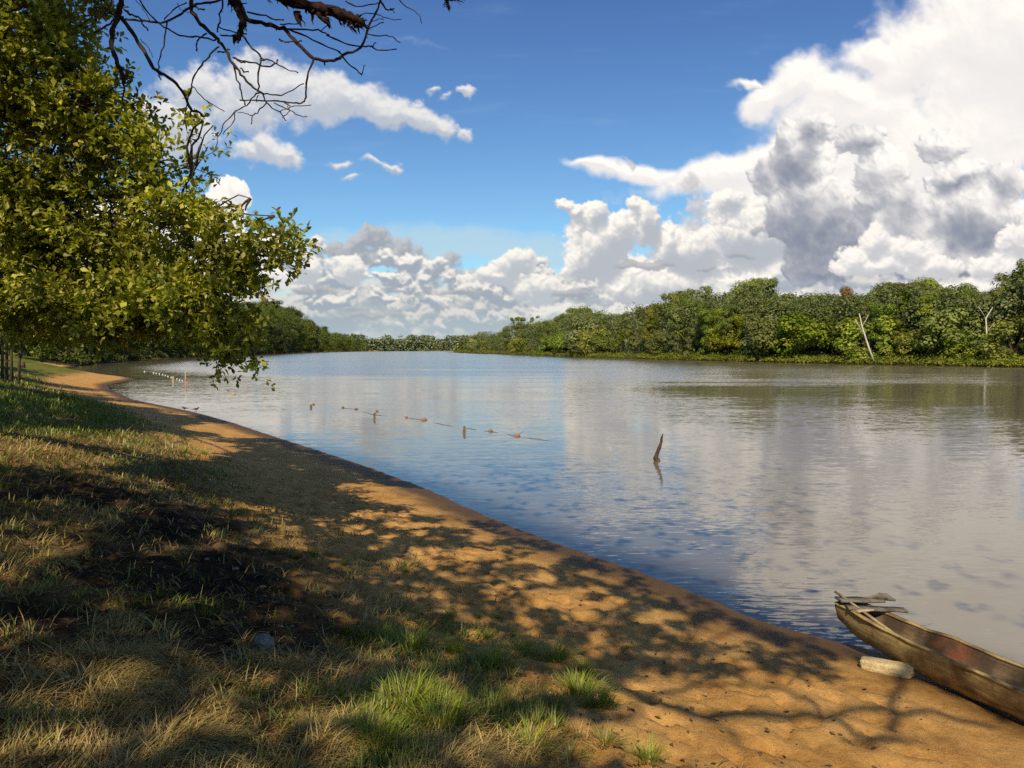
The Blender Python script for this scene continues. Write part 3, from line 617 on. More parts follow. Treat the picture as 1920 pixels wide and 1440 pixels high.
def crown_proto(kind, seed, mult=1.0, leaf=0.27):
    """unit sized in metres: trees about 14 m tall; returns (crown mesh, trunk mesh)"""
    global rng
    keep = rng; rng = np.random.default_rng(seed)
    cs, rs = [], []
    tr = MB(); H = 14.0
    def lumps(n, cx, cy, cz, ax, ay, az, r0, r1, top=0.0):
        for i in range(n):
            d = unit(1)[0]; d[2] = abs(d[2]) if rng.random() < top else d[2]
            q = rng.uniform(.55, 1.0)
            cs.append(np.array([cx + d[0] * ax * q, cy + d[1] * ay * q, cz + d[2] * az * q])); rs.append(rng.uniform(r0, r1))
    lean = rng.uniform(-.8, .8, 2)
    if kind == 'dome':
        lumps(26, 0, 0, 10.2, 3.6, 3.6, 2.9, .8, 1.6, .8); lumps(14, 0, 0, 6.5, 2.6, 2.6, 2.5, .8, 1.4)
        hub = 7
    elif kind == 'curtain':            # smothered in vines down to the water
        for k in range(9): lumps(7, rng.uniform(-.6, .6), rng.uniform(-.6, .6), 1.2 + k * 1.4, 2.4 + .5 * math.sin(k), 2.4, 1.0, .7, 1.4)
        hub = 5
    elif kind == 'flat':               # umbrella crown on a bare trunk
        lumps(30, lean[0], lean[1], 12.6, 4.6, 4.6, .9, .7, 1.3, .9); lumps(8, 0, 0, 10.5, 2.5, 2.5, 1.0, .6, 1.0); hub = 9
    elif kind == 'tall':
        for k in range(6): lumps(6, lean[0] * k * .2, lean[1] * k * .2, 6 + k * 1.7, 2.6 - .15 * k, 2.6 - .15 * k, 1.1, .7, 1.2, .4)
        hub = 6
    elif kind == 'loose':
        for k in range(9):
            a = rng.uniform(0, 6.3); r = rng.uniform(1.2, 3.8); z = rng.uniform(7.5, 13.2)
            lumps(4, math.cos(a) * r, math.sin(a) * r, z, 1.2, 1.2, .6, .5, .95, .6)
        hub = 6
    elif kind == 'bush':
        lumps(22, 0, 0, 2.0, 3.2, 2.4, 2.2, .7, 1.3, .5); hub = .8
    top = np.array([lean[0] * .5, lean[1] * .5, hub])
    tr.tube([(0, 0, -1.5), (lean[0] * .2, 0, hub * .45), top], [.34, .26, .2], 6)
    for i in rng.choice(len(cs), min(len(cs), 10), False):
        c = cs[i]; mid = (top + c) / 2 + np.array([0, 0, -.3])
        tr.tube([top, mid, c], [.15, .10, .04], 4, cap=False)
    cs = np.array(cs); rs = np.array(rs)
    V, Fc = foliage(cs, rs, 42 * rs ** 2 * mult / (leaf / .5) ** 2 + 8, leaf)
    me = np_mesh('crown', V, Fc); tm = tr.mesh('trunk')
    rng = keep
    return me, tm
KINDS = ['dome', 'dome', 'curtain', 'curtain', 'flat', 'tall', 'loose', 'dome', 'tall', 'bush', 'bush', 'loose']
PROTO = [(k, ) + crown_proto(k, 300 + i) for i, k in enumerate(KINDS)]
def variant(me, mat):
    m = me.copy(); m.materials.clear(); m.materials.append(mat); return m
VAR = {}
def pm(i, which, mat):
    key = (i, which, mat.name)
    if key not in VAR: VAR[key] = variant(PROTO[i][1 if which == 'c' else 2], mat)
    return VAR[key]
def forest_tree(i, x, y, s, label, name='forest_tree', group=None, mat=None, tmat=None, sz=1.0, cat='tree', sink=0.3, rot=None):
    t = empty(name, (x, y, gz(x, y, False) - sink), label, cat, group)
    t.rotation_euler = (0, 0, rng.uniform(0, 6.28) if rot is None else rot); t.scale = (s, s, s * sz)
    link('trunk', pm(i, 't', tmat or M_dark), t); link('crown', pm(i, 'c', mat or M_far), t)
    return t
def by_kind(*ks): return [i for i, k in enumerate(KINDS) if k in ks]
# ---- palm
def palm_mesh(seed):
    global rng
    keep = rng; rng = np.random.default_rng(seed); cr = MB(); tr = MB()
    tr.tube([(0, 0, -1), (.15, 0, 4), (0, .1, 8)], [.17, .14, .12], 6)
    for k in range(20):
        a = k * 2.4 + rng.uniform(-.2, .2); e = rng.uniform(.1, 1.25); L = rng.uniform(2.6, 3.4); pts = []
        for j in range(9):
            u = j / 8; r = L * u * math.cos(e * .8) ; z = 8 + L * (math.sin(e) * u - .75 * u * u * (1.2 - e * .35))
            pts.append((math.cos(a) * r, math.sin(a) * r + .1, z))
        pts = np.array(pts); cr.tube(pts, np.linspace(.04, .012, 9), 3, cap=False)
        T = np.gradient(pts, axis=0); S = np.cross(T, (0, 0, 1.0)); S /= np.linalg.norm(S, axis=1)[:, None] + 1e-6
        C = []; D = []
        for j in range(1, 9):
            for q in (0, .5):
                p = pts[j] - T[j] * q
                for sg in (-1, 1): C.append(p); D.append(S[j] * sg + T[j] / np.linalg.norm(T[j]) * .7 + np.array([0, 0, -.45]))
        C = np.array(C); D = np.array(D); V, Fc = leaf_arrays(C, D, np.tile([0, 0, 1.0], (len(C), 1)) + unit(len(C)) * .3, .75, .10)
        cr.add(V, Fc)
    a, b = cr.mesh('crown'), tr.mesh('trunk'); rng = keep; return a, b
PALM = palm_mesh(9)
# ---- right bank
def bank_point(poly_pts, t):
    """point at arc parameter t (by photo width) along a shore polyline"""
    n = len(poly_pts) - 1; k = min(int(t * n), n - 1); f = t * n - k
    return np.array(poly_pts[k]) * (1 - f) + np.array(poly_pts[k + 1]) * f
def inland(poly_pts, t, d, side):
    a, b = bank_point(poly_pts, max(0, t - .02)), bank_point(poly_pts, min(1, t + .02))
    e = (b - a) / np.linalg.norm(b - a); return bank_point(poly_pts, t) + side * np.array([-e[1], e[0]]) * d
RS = [wl(*p) for p in right_px] + [(108, 112), (140, 85)]
def px_of(p, z): q = project(np.array([p[0], p[1], z])); return q[0], q[1]
# photo treeline: (photo x, photo y of the tree tops)
LINE = [(846, 648), (870, 630), (900, 620), (930, 626), (965, 598), (985, 606), (1000, 600), (1030, 600), (1065, 582), (1095, 571), (1130, 580), (1160, 590), (1190, 574), (1215, 565), (1232, 568), (1260, 548), (1300, 548), (1340, 545), (1380, 548), (1395, 525), (1430, 520), (1450, 545), (1500, 555), (1540, 548), (1590, 545), (1620, 556), (1650, 535), (1690, 528), (1725, 518), (1760, 548), (1800, 530), (1840, 555), (1880, 525), (1920, 490), (2000, 500), (2200, 480)]
lx = np.array([a for a, b in LINE]); ly = np.array([b for a, b in LINE])
def place_bank(t, d, kinds, frac, labels, group, jitter=0.06, mat=None, tmat=None, wide=1.0):
    """one tree d metres inland whose top reaches frac of the treeline height above the water"""
    p = inland(RS, t, d, -1.0 if SIDE else 1.0)
    if p[1] < 60: return None
    px, _ = px_of(p, 0); _, _, dep = project(np.array([p[0], p[1], 0]))
    top = CAM_H + (653 - np.interp(px, lx, ly)) / F * dep
    z0 = gz(p[0], p[1], False)
    h = max(3.0, (top - z0) * frac * (1 + rng.uniform(-jitter, jitter)))
    i = int(rng.choice(kinds)); base = {'dome': 13.6, 'curtain': 13.8, 'flat': 14.2, 'tall': 15.6, 'loose': 14, 'bush': 4.6}[KINDS[i]]
    s = h / base
    if KINDS[i] == 'curtain' and s < .8: s = s
    k = labels[0 if KINDS[i] in ('dome', 'curtain', 'bush') else 1]
    return forest_tree(i, p[0], p[1], s * wide, k, group=group, mat=mat, tmat=tmat, sz=1 / wide)
t_ = inland(RS, .5, 20, 1.0); _dn, _dr = ground_z(np.array([t_[0]]), np.array([t_[1]]), False)[1:]
SIDE = _dr[0] < 0
LAB = ('dense leafy rainforest tree in the green wall across the river', 'loose crowned rainforest tree standing among denser ones across the river')
GR = 'rainforest trees along the far right bank'
N1 = 74
for k in range(N1):                      # front row, down to the water
    t = (k + rng.uniform(-.3, .3)) / N1; t = min(max(t, .01), .99)
    place_bank(t, rng.uniform(5, 8), by_kind('curtain', 'bush', 'curtain', 'tall'), rng.uniform(.35, .85), LAB, GR, wide=1.15)
N2 = 66
for k in range(N2):
    t = min(max((k + rng.uniform(-.3, .3)) / N2, .01), .99)
    place_bank(t, rng.uniform(12, 17), by_kind('dome', 'curtain', 'tall', 'loose'), rng.uniform(.78, .95), LAB, GR, wide=1.1)
N3 = 60
for k in range(N3):
    t = min(max((k + rng.uniform(-.3, .3)) / N3, .01), .99)
    place_bank(t, rng.uniform(22, 32), by_kind('dome', 'flat', 'tall', 'dome'), rng.uniform(.93, 1.04), LAB, GR)
# singled out trees on that bank: (photo x, kind, height factor, label, leaves, bark)
def at_bank(px, d):
    best = min(np.linspace(.005, .995, 400), key=lambda t: abs(px_of(inland(RS, t, d, -1.0 if SIDE else 1.0), 0)[0] - px))
    return best, inland(RS, best, d, -1.0 if SIDE else 1.0)
def special(px, top_y, d, i, label, mat=None, tmat=None, wide=1.0, name='forest_tree', sink=.3):
    t, p = at_bank(px, d); dep = project(np.array([p[0], p[1], 0]))[2]; z0 = gz(p[0], p[1], False)
    top = CAM_H + (653 - top_y) / F * dep
    base = {'dome': 13.6, 'curtain': 13.8, 'flat': 14.2, 'tall': 15.6, 'loose': 14, 'bush': 4.6}[KINDS[i]]
    s = (top - z0) / base
    return forest_tree(i, p[0], p[1], s * wide, label, name=name, mat=mat, tmat=tmat, sz=1 / wide)
special(1420, 516, 16, 4, 'flat topped tree rising above the forest left of the great grey cloud base', wide=.62)
special(1440, 524, 20, 8, 'narrow vine draped tree beside the flat topped one on the skyline', wide=.55)
special(1262, 545, 18, 4, 'brownish umbrella crowned tree at the step in the far treeline', wide=.75, mat=M_far)
special(1588, 536, 20, 0, 'rust orange crowned tree on the skyline across the river', mat=M_rust, wide=.62)
special(1690, 526, 18, 4, 'dark umbrella tree with pale forked limbs on the far skyline', tmat=M_white, wide=1.0)
special(1735, 516, 24, 7, 'big dark domed tree, highest on the far skyline right of the orange one', wide=1.0)
special(1915, 486, 12, 5, 'tall emergent tree at the right edge of the photo', wide=.8)
special(1860, 535, 14, 6, 'thin branched tree just left of the tall emergent one', wide=.9, tmat=M_white)
special(1330, 562, 10, 8, 'pale grey green tree hung with creepers in the far forest', mat=M_pale, wide=.6, tmat=M_white)
special(1625, 575, 7, 6, 'pale leaved tree above the leaning white trunk', mat=M_pale, wide=.5, tmat=M_white)
special(968, 592, 14, 4, 'small umbrella tree at the low left end of the far forest', wide=.7)
special(1002, 590, 14, 6, 'thin open tree beside the small umbrella tree at the low end', wide=.6)
# leaning bare trunk and other pale trunks that catch the light
def dead_trunk(px, d, pts, rad, label, mat=None):
    t, p = at_bank(px, d); mb = MB(); z0 = gz(p[0], p[1], False)
    mb.tube([(a, b, c) for a, b, c in pts[0]], rad, 7, bump=.1)
    for q in pts[1:]: mb.tube(q, np.linspace(rad * .45 if np.isscalar(rad) else rad[-1] * .8, .04, len(q)), 5, bump=.1)
    o = empty('bare_trunk', (p[0], p[1], z0), label, 'tree'); mb.obj('trunk', mat or M_white, o)
dead_trunk(1640, 1.8, [[(0, 0, 0), (-1.2, 0, 3.2), (-2.4, .2, 7.0), (-3.0, .2, 9.6)], [(-2.4, .2, 7), (-1.6, 0, 8.6), (-1.3, 0, 9.3)], [(-1.9, .2, 5.4), (-2.9, 0, 6.8), (-3.8, 0, 8.2)]], [.20, .17, .13, .08], 'leaning white bare trunk on the far bank below the pale crowned tree')
dead_trunk(1168, 7, [[(0, 0, 0), (.1, 0, 6), (0, 0, 10.5)], [(0, 0, 8), (.8, 0, 9.5)]], [.28, .22, .16], 'straight brown bare trunk in the far forest left of the umbrella tree', M_dark)
dead_trunk(1100, 8, [[(0, 0, 0), (.1, 0, 6), (0, 0, 11.5)], [(0, 0, 8), (-.9, 0, 9.8)]], [.26, .22, .14], 'bare brown trunk standing in the low part of the far forest', M_dark)
dead_trunk(1846, 5, [[(0, 0, 0), (.3, 0, 3.5), (0, 0, 7.5), (1.2, 0, 9.5)], [(0, 0, 7.5), (-1.4, 0, 9.6)], [(.2, 0, 5), (1.6, 0, 6.8)]], [.16, .14, .11, .05], 'forked pale branch poking from the leaves near the right edge')
dead_trunk(1568, 4, [[(0, 0, 0), (.1, 0, 5), (.2, 0, 8.6)]], [.12, .10, .06], 'thin dark trunk among the palms across the river', M_dark)
# palms
for j, (px, d, s, lab) in enumerate([(1432, 4, .72, 'palm with a short pale trunk at the waterside below the flat topped tree'), (1400, 6, .8, 'palm leaning out of the far forest, left of the short trunked palm'), (1605, 5, .72, 'palm left of the leaning white trunk'), (1270, 6, .8, 'palm in the far forest below the umbrella crowned tree'), (1590, 7, .95, 'taller palm behind the one left of the white trunk')]):
    t, p = at_bank(px, d); o = empty('palm_tree', (p[0], p[1], gz(p[0], p[1], False)), lab, 'palm'); o.scale = (s, s, s)
    for me, nm, mt in ((PALM[1], 'trunk', M_white), (PALM[0], 'crown', M_low)):
        if len(me.materials) == 0: me.materials.append(mt)
        link(nm, me, o)
# the wood behind the front trees, one closed mass
def wood(name, shore, side, n, lxx, lyy, frac, d0, d1, label, tmin=0.0, tmax=1.0, leaf=.55, hmax=99, mat=None):
    cs, rs = [], []
    for i in range(n):
        t = tmin + (tmax - tmin) * rng.random(); d = rng.uniform(d0, d1); p = inland(shore, t, d, side)
        if p[1] < 60: continue
        q = np.array([p[0], p[1], 0]); px = project(q)[0]; dep = project(q)[2]
        top = min(hmax, CAM_H + (653 - np.interp(px, lxx, lyy)) / F * dep) * frac * rng.uniform(.85, 1.05)
        sz = np.clip(dep / 130, 1, 2.2)
        for z in np.arange(1.5, top, 1.7 * sz): cs.append((q[0] + rng.uniform(-1.5, 1.5), q[1] + rng.uniform(-1.5, 1.5), z)); rs.append(rng.uniform(1.1, 1.9) * sz)
    V, Fc = foliage(np.array(cs), np.array(rs), np.full(len(cs), 60), leaf * 1.0, squash=.8)
    tag(link(name, np_mesh(name, V, Fc, mat=mat or M_far)), label, 'forest', None, 'stuff')
wood('rainforest', RS, -1.0 if SIDE else 1.0, 900, lx, ly, .90, 8, 26, 'closed green rainforest behind the trees of the far right bank')
# low bright fringe along the water: nobody could count its plants
def fringe(name, shore, side, n, h0, h1, leaf, label, w=6.0, mat=M_low, tmin=0.0, tmax=1.0, off=-.6):
    cs, rs = [], []
    for i in range(n):
        t = rng.uniform(tmin, tmax); d = rng.uniform(off, w) ; p = inland(shore, t, d, side)
        z = max(0, gz_fast(p)); h = rng.uniform(h0, h1) * (0.6 + .4 * math.sin(t * 90) ** 2) * (.35 + .65 * min(1, max(0, d - off) / 3))
        cs.append((p[0], p[1], z + h * .5)); rs.append(max(.5, h * .6))
    cs = np.array(cs); rs = np.array(rs)
    V, Fc = foliage(cs, rs, 12 + 14 * rs, leaf, squash=.7); V[:, 2] = np.maximum(V[:, 2], -.05)
    o = link(name, np_mesh(name, V, Fc, mat=mat)); tag(o, label, 'undergrowth', None, 'stuff')
def gz_fast(p): return 0.25
sd = -1.0 if SIDE else 1.0
fringe('waterside_undergrowth', RS, sd, 2600, 1.0, 2.4, .34, 'bright green low growth hugging the water on the far bank')
# ---- far end of the river
far_shore = [wl(610, 658.6), wl(700, 658.2), wl(780, 657.9), wl(860, 657.9), wl(930, 657.9)]
def mass(name, pts, label, mat, n, r, h, leaf, spread):
    cs, rs = [], []
    for i in range(n):
        t = rng.uniform(0, 1); p = bank_point(pts, t); q = p + np.array([0, rng.uniform(0, spread)])
        hh = h * (1 + .25 * fbm(np.array([q[0] / 18]), np.array([0.5]), 3, .6, 5)[0] + rng.uniform(-.12, .08)); 
        for z in np.arange(2, hh, r * 1.1): cs.append((q[0] + rng.uniform(-3, 3), q[1], z)); rs.append(r * rng.uniform(.8, 1.25))
    V, Fc = foliage(np.array(cs), np.array(rs), np.full(len(cs), 26), leaf, squash=.8)
    tag(link(name, np_mesh(name, V, Fc, mat=mat)), label, 'forest', None, 'stuff')
mass('far_forest', far_shore, 'hazy low line of forest closing the river in the far distance', M_far2, 260, 4.2, 15.5, 2.2, 60)
# ---- left bank upstream
LS = [wl(150, 685), wl(210, 679), wl(280, 673.5), wl(340, 670.5), wl(430, 667), wl(500, 663.5), wl(560, 661), wl(640, 659.3), wl(700, 658.4)]
LL = [(0, 560), (200, 560), (400, 568), (440, 572), (460, 566), (480, 560), (520, 562), (545, 574), (560, 584), (600, 608), (625, 622), (650, 628), (670, 636), (700, 640)]
lx2 = np.array([a for a, b in LL]); ly2 = np.array([b for a, b in LL])
t_ = inland(LS, .5, 20, 1.0); sl_ = 1.0 if ground_z(np.array([t_[0]]), np.array([t_[1]]), False)[1][0] > 0 else -1.0
LABL = ('dense leafy tree on the wooded left bank upstream', 'tall loose tree on the wooded left bank upstream')
def place_left(t, d, kinds, frac, wide=1.0):
    p = inland(LS, t, d, sl_); px, _ = px_of(p, 0); dep = project(np.array([p[0], p[1], 0]))[2]
    top = CAM_H + (653 - np.interp(px, lx2, ly2)) / F * dep; z0 = gz(p[0], p[1], False); h = max(5.0, (top - z0) * frac)
    h = min(h, 40); i = int(rng.choice(kinds)); base = {'dome': 13.6, 'curtain': 13.8, 'flat': 14.2, 'tall': 15.6, 'loose': 14, 'bush': 4.6}[KINDS[i]]
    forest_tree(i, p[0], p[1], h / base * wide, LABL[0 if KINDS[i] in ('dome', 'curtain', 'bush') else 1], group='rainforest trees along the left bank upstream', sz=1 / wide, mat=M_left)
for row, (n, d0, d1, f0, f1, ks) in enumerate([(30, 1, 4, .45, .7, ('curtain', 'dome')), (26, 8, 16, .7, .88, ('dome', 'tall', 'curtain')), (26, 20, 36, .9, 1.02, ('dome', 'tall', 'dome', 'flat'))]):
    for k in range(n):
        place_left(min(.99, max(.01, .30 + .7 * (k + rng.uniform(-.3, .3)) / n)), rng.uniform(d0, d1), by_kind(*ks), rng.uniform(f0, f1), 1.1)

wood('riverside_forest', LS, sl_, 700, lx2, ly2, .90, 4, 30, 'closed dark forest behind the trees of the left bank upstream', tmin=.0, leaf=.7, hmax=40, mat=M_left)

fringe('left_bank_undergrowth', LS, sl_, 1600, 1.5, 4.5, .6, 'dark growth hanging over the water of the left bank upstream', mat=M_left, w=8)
# ------------------------------------------------------------------ where sunlight reaches the bank (measured from the photograph)
LITS = [(680, 916, 60, 11), (750, 930, 90, 18), (840, 952, 90, 16), (905, 968, 60, 9), (690, 1002, 30, 9), (760, 985, 40, 8), (850, 985, 40, 8), (910, 1008, 34, 9), (770, 1035, 30, 9), (800, 1052, 24, 13), (880, 1037, 70, 13), (1000, 1050, 60, 10), (1060, 1110, 60, 12), (1110, 1132, 60, 11),
    (1240, 1158, 44, 16), (1000, 1135, 40, 8), (1150, 1080, 40, 8), (960, 1110, 30, 9), (120, 842, 330, 36), (350, 848, 70, 14), (60, 1018, 80, 34), (530, 1010, 44, 20), (565, 1035, 34, 14), (758, 1065, 14, 8), (840, 1140, 26, 16), (332, 1268, 22, 16), (515, 1282, 24, 12), (400, 1312, 34, 22), (545, 1340, 60, 28),
    (640, 1392, 70, 44), (780, 1330, 120, 46), (1000, 1388, 80, 44), (1130, 1380, 60, 24), (1040, 1305, 40, 22), (1110, 1290, 50, 22), (1230, 1410, 90, 40), (430, 803, 100, 10), (480, 815, 80, 7), (280, 752, 90, 12), (180, 712, 120, 22), (345, 770, 60, 8),
    (1350, 1400, 260, 80), (1350, 1330, 200, 62), (1560, 1390, 380, 84), (1280, 1275, 80, 26), (1480, 1300, 160, 34), (1640, 1300, 120, 30), (1740, 1420, 300, 70), (1500, 1385, 200, 34), (1330, 1190, 60, 14), (1700, 1235, 60, 14), (1840, 1290, 60, 16), (1660, 1170, 40, 14), (1640, 1255, 60, 18)]
LT = np.array(LITS, float)
def sunlit(X, Y, jit=0.0):
    """how strongly a ground spot is meant to be in the sun, 0..1"""
    z = ground_z(X, Y, False)[0]; px, py, dep = project(np.stack([X, Y, np.maximum(z, 0)], -1))
    v = np.zeros(np.shape(X))
    for a, b, rx, ry in LT:
        v = np.maximum(v, 1 - sstep(np.sqrt(((px - a) / rx) ** 2 + ((py - b) / ry) ** 2), .75, 1.15))
    n = fbm(X * 1.1, Y * 1.1, 3, .6, 401)
    d1 = sstep(n, .26, .38) * ((px > 640) & (py > 960) & (py < 1240)) * .9         # dapple on the sand
    d2 = sstep(fbm(X * 1.6, Y * 1.6, 3, .6, 403), .02, .16) * ((px > 1300) & (py > 1150) & (py < 1360)) * .95
    d3 = sstep(n, .30, .38) * ((px < 700) & (py > 980)) * .8
    return np.where(dep > 0, np.maximum(np.maximum(v, d1), np.maximum(d2, d3)), 0)
def shadow_spot(P):
    """where along the sun direction a point's shadow reaches the bank"""
    G = P.copy()
    zt = np.full(len(P), .8)
    for _ in range(3):
        t = (P[:, 2] - zt) / SUN[2]; G = P - t[:, None] * SUN; zt = np.maximum(0, ground_z(G[:, 0], G[:, 1], False)[0])
    return G
# ------------------------------------------------------------------ materials
M_leafN = leaf_material('glossy_leaves', (0.120, 0.138, 0.018), (0.43, 0.425, 0.068), tfac=0.36, scale=2.2, vary=0.05, rough=0.42, spec=0.4, attr=True, hue=False)
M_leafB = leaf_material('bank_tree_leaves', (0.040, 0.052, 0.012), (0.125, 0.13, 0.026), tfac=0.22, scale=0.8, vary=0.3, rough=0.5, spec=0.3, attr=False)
M_barkN = bark_material('grey_brown_bark', (0.045, 0.030, 0.022), (0.13, 0.095, 0.07), 22)
M_twig = bark_material('dark_twig_bark', (0.022, 0.014, 0.012), (0.075, 0.045, 0.032), 30)
M_rot = bark_material('rotten_bark', (0.010, 0.007, 0.007), (0.045, 0.022, 0.016), 26)
def rosettes(tips, dirs, per, L, spread, wid=.30):
    """whorls of leaves round twig tips"""
    n = len(tips); m = per
    base = np.repeat(tips, m, 0) - np.repeat(dirs, m, 0) * (rng.random((n * m, 1)) ** 1.3) * spread
    d = unit(n * m); D = d + np.repeat(dirs, m, 0) * 0.7; D[:, 2] += .12
    Nn = np.cross(D, unit(n * m)); Nn[:, 2] += .5 * np.sign(Nn[:, 2] + 1e-6); Nn = np.where(Nn[:, 2:3] < 0, -Nn, Nn)
    LL_ = L * rng.uniform(.6, 1.2, n * m)
    V, Fc = leaf_arrays(base, D, Nn, LL_, wid * rng.uniform(.8, 1.2, n * m))
    tint = np.repeat(rng.uniform(.65, 1.3, (n * m, 1)) * np.array([[1, 1, 1]]) + rng.uniform(-.08, .22, (n * m, 1)) * np.array([[1, .35, 0]]), 5, 0)
    return V, Fc, tint
def crooked(a, b, n=6, w=.12):
    a = np.array(a, float); b = np.array(b, float); L = np.linalg.norm(b - a); t = np.linspace(0, 1, n)[:, None]
    off = rng.normal(size=(n, 3)) * w * L * .35; off[0] = off[-1] = 0
    return a + (b - a) * t + off + np.array([0, 0, 1.0]) * (np.sin(t * math.pi) * L * w * .4)
# ------------------------------------------------------------------ the leafy tree on the left, about 11 m away
def left_tree():
    root = np.array([-10.4, 12.2, gz(-10.4, 12.2, False) - .3])
    t = empty('broadleaf_tree', root, 'big leafy tree filling the left side, its lit outer sprays reaching over the beach', 'tree')
    tk = MB(); hub = np.array([-9.6, 11.8, 4.2])
    tk.tube([root + [0, 0, 0], root + [.1, 0, 1.3], hub], [.34, .27, .22], 12, bump=.06)
    # boughs of leaves: photo x, y of the middle, half sizes in photo px, depth, half depth, number of sprays
    boughs = [(40, 150, 160, 130, 10.6, 1.5, 330), (110, 110, 80, 70, 10.2, 1.2, 110), (200, 215, 90, 70, 10.6, 1.2, 170), (60, 330, 190, 130, 11.2, 1.8, 440), (290, 290, 120, 70, 10.8, 1.2, 190), (390, 275, 45, 34, 10.8, .7, 34), (180, 430, 170, 110, 11.4, 1.8, 420), (330, 420, 70, 70, 10.8, 1.2, 80),
              (60, 520, 160, 120, 11.8, 2.0, 420), (250, 540, 160, 90, 11.2, 1.6, 400), (400, 480, 90, 60, 10.8, 1.0, 130), (350, 575, 105, 44, 10.6, 1.2, 210), (440, 530, 70, 30, 10.5, .8, 90), (110, 598, 170, 42, 11.8, 1.8, 320), (280, 602, 115, 34, 11.0, 1.2, 190), (425, 612, 50, 28, 10.4, .7, 70), (452, 650, 30, 14, 10.3, .5, 26),
              (-90, 250, 120, 260, 11.0, 1.8, 260), (-90, 480, 120, 130, 11.6, 1.8, 220), (30, 30, 110, 70, 10.4, 1.3, 120), (10, 630, 100, 20, 12.5, 1.5, 80),
              (482, 465, 36, 22, 10.4, .5, 22), (515, 405, 34, 20, 10.4, .4, 15), (520, 490, 34, 24, 10.4, .4, 26), (430, 400, 30, 34, 10.5, .4, 18), (470, 372, 14, 20, 10.4, .2, 7), (345, 345, 34, 24, 10.8, .5, 16), (180, 40, 30, 26, 10.4, .4, 12), (400, 235, 34, 20, 10.4, .4, 12), (530, 440, 26, 18, 10.4, .3, 9), (470, 520, 50, 26, 10.4, .5, 34), (545, 385, 14, 12, 10.4, .2, 4), (476, 676, 14, 8, 10.3, .2, 5)]
    tips = []; dirs = []; mb = MB()
    for (px, py, rx, ry, Y, dY, n) in boughs:
        c = at_depth(px, py, Y)
        d = unit(n) * (rng.uniform(.15, 1, (n, 1)) ** .45)
        if dY > 1: d[:, 1] = np.where(rng.random(n) < .62, -np.abs(d[:, 1]), d[:, 1])
        P = np.stack([np.full(n, c[0]) + d[:, 0] * rx / F * Y, c[1] + d[:, 1] * dY, c[2] + d[:, 2] * ry / F * Y], -1)
        P += fbm(P[:, 0] * 1.3, P[:, 2] * 1.3, 2, .5, 55)[:, None] * np.array([.3, 0, .3])
        G = shadow_spot(P); ok = rng.random(n) > np.minimum(1, sunlit(G[:, 0], G[:, 1]) * 1.8) * np.where((project(G)[1] > 800) & (project(G)[0] < 600), 1, .8)
        sel = P[ok & ((fbm(P[:, 0] * 1.9 + 7, P[:, 2] * 1.9, 3, .6, 59) > -.04 - .18 * (px < 60)) | (rng.random(n) < .25))]
        if len(sel) == 0: continue
        # limb from the hub to this bough and smaller branches to nodes within it
        big = np.hypot(rx, ry)
        start = hub if px < 380 else at_depth(330, 540 if py > 430 else 420, 10.9)
        limb = crooked(start, c, 7, .10); r0 = .010 + .080 * min(1, (big / 190) ** 1.6)
        mb.tube(limb, np.linspace(r0, .007, 7), 6, bump=.08, cap=False)
        k = min(len(sel), max(3, len(sel) // 9)); nodes = sel[rng.choice(len(sel), k, False)] * .6 + c * .4
        for q in nodes:
            s = limb[rng.integers(3, 7)]; mb.tube(crooked(s, q, 4, .2), np.linspace(.02, .009, 4), 4, cap=False)
        for q in sel:
            j = np.argmin(((nodes - q) ** 2).sum(1)); nd = nodes[j]; dv = q - nd; L = np.linalg.norm(dv) + 1e-6
            if L > .9: nd = q - dv / L * .9; 
            mb.tube(crooked(nd, q, 3, .25), [.008, .006, .004], 3, cap=False)
            tips.append(q); o = (q - c) / (np.linalg.norm(q - c) + 1e-6) * .6 + dv / L * .5 + np.array([0, 0, .3]); dirs.append(o / np.linalg.norm(o))
    tips = np.array(tips); dirs = np.array(dirs)
    # little side shoots make the sprays
    m = 4; side = np.repeat(dirs, m, 0) * .5 + unit(len(tips) * m) * .8; side /= np.linalg.norm(side, axis=1)[:, None]
    t2 = np.repeat(tips, m, 0) + side * rng.uniform(.08, .36, (len(tips) * m, 1))
    shade_ = 1 + .55 * fbm(tips[:, 0] * 1.5, tips[:, 2] * 1.5 + tips[:, 1], 3, .55, 57)
    allt = np.concatenate([tips, t2]); alld = np.concatenate([dirs, side])
    V, Fc, C = rosettes(allt, alld, 6, .098, .13, .28)
    C = C * np.repeat(np.concatenate([shade_, np.repeat(shade_, m)]), 30)[:, None] * np.where(rng.random(len(C) // 5) < .04, 1.7, 1).repeat(5)[:, None]  # light and dark clumps and leaf highlights multiplied into the leaf colour
    off = np.array(root)
    lv = np_mesh('crown', V - off, Fc, color=C, mat=M_leafN); link('crown', lv, t)
    mb2 = mb; mb2.v = [v - off for v in mb2.v]; mb2.obj('limbs', M_barkN, t)
    tk.v = [v - off for v in tk.v]; tk.obj('trunk', M_barkN, t)
left_tree()
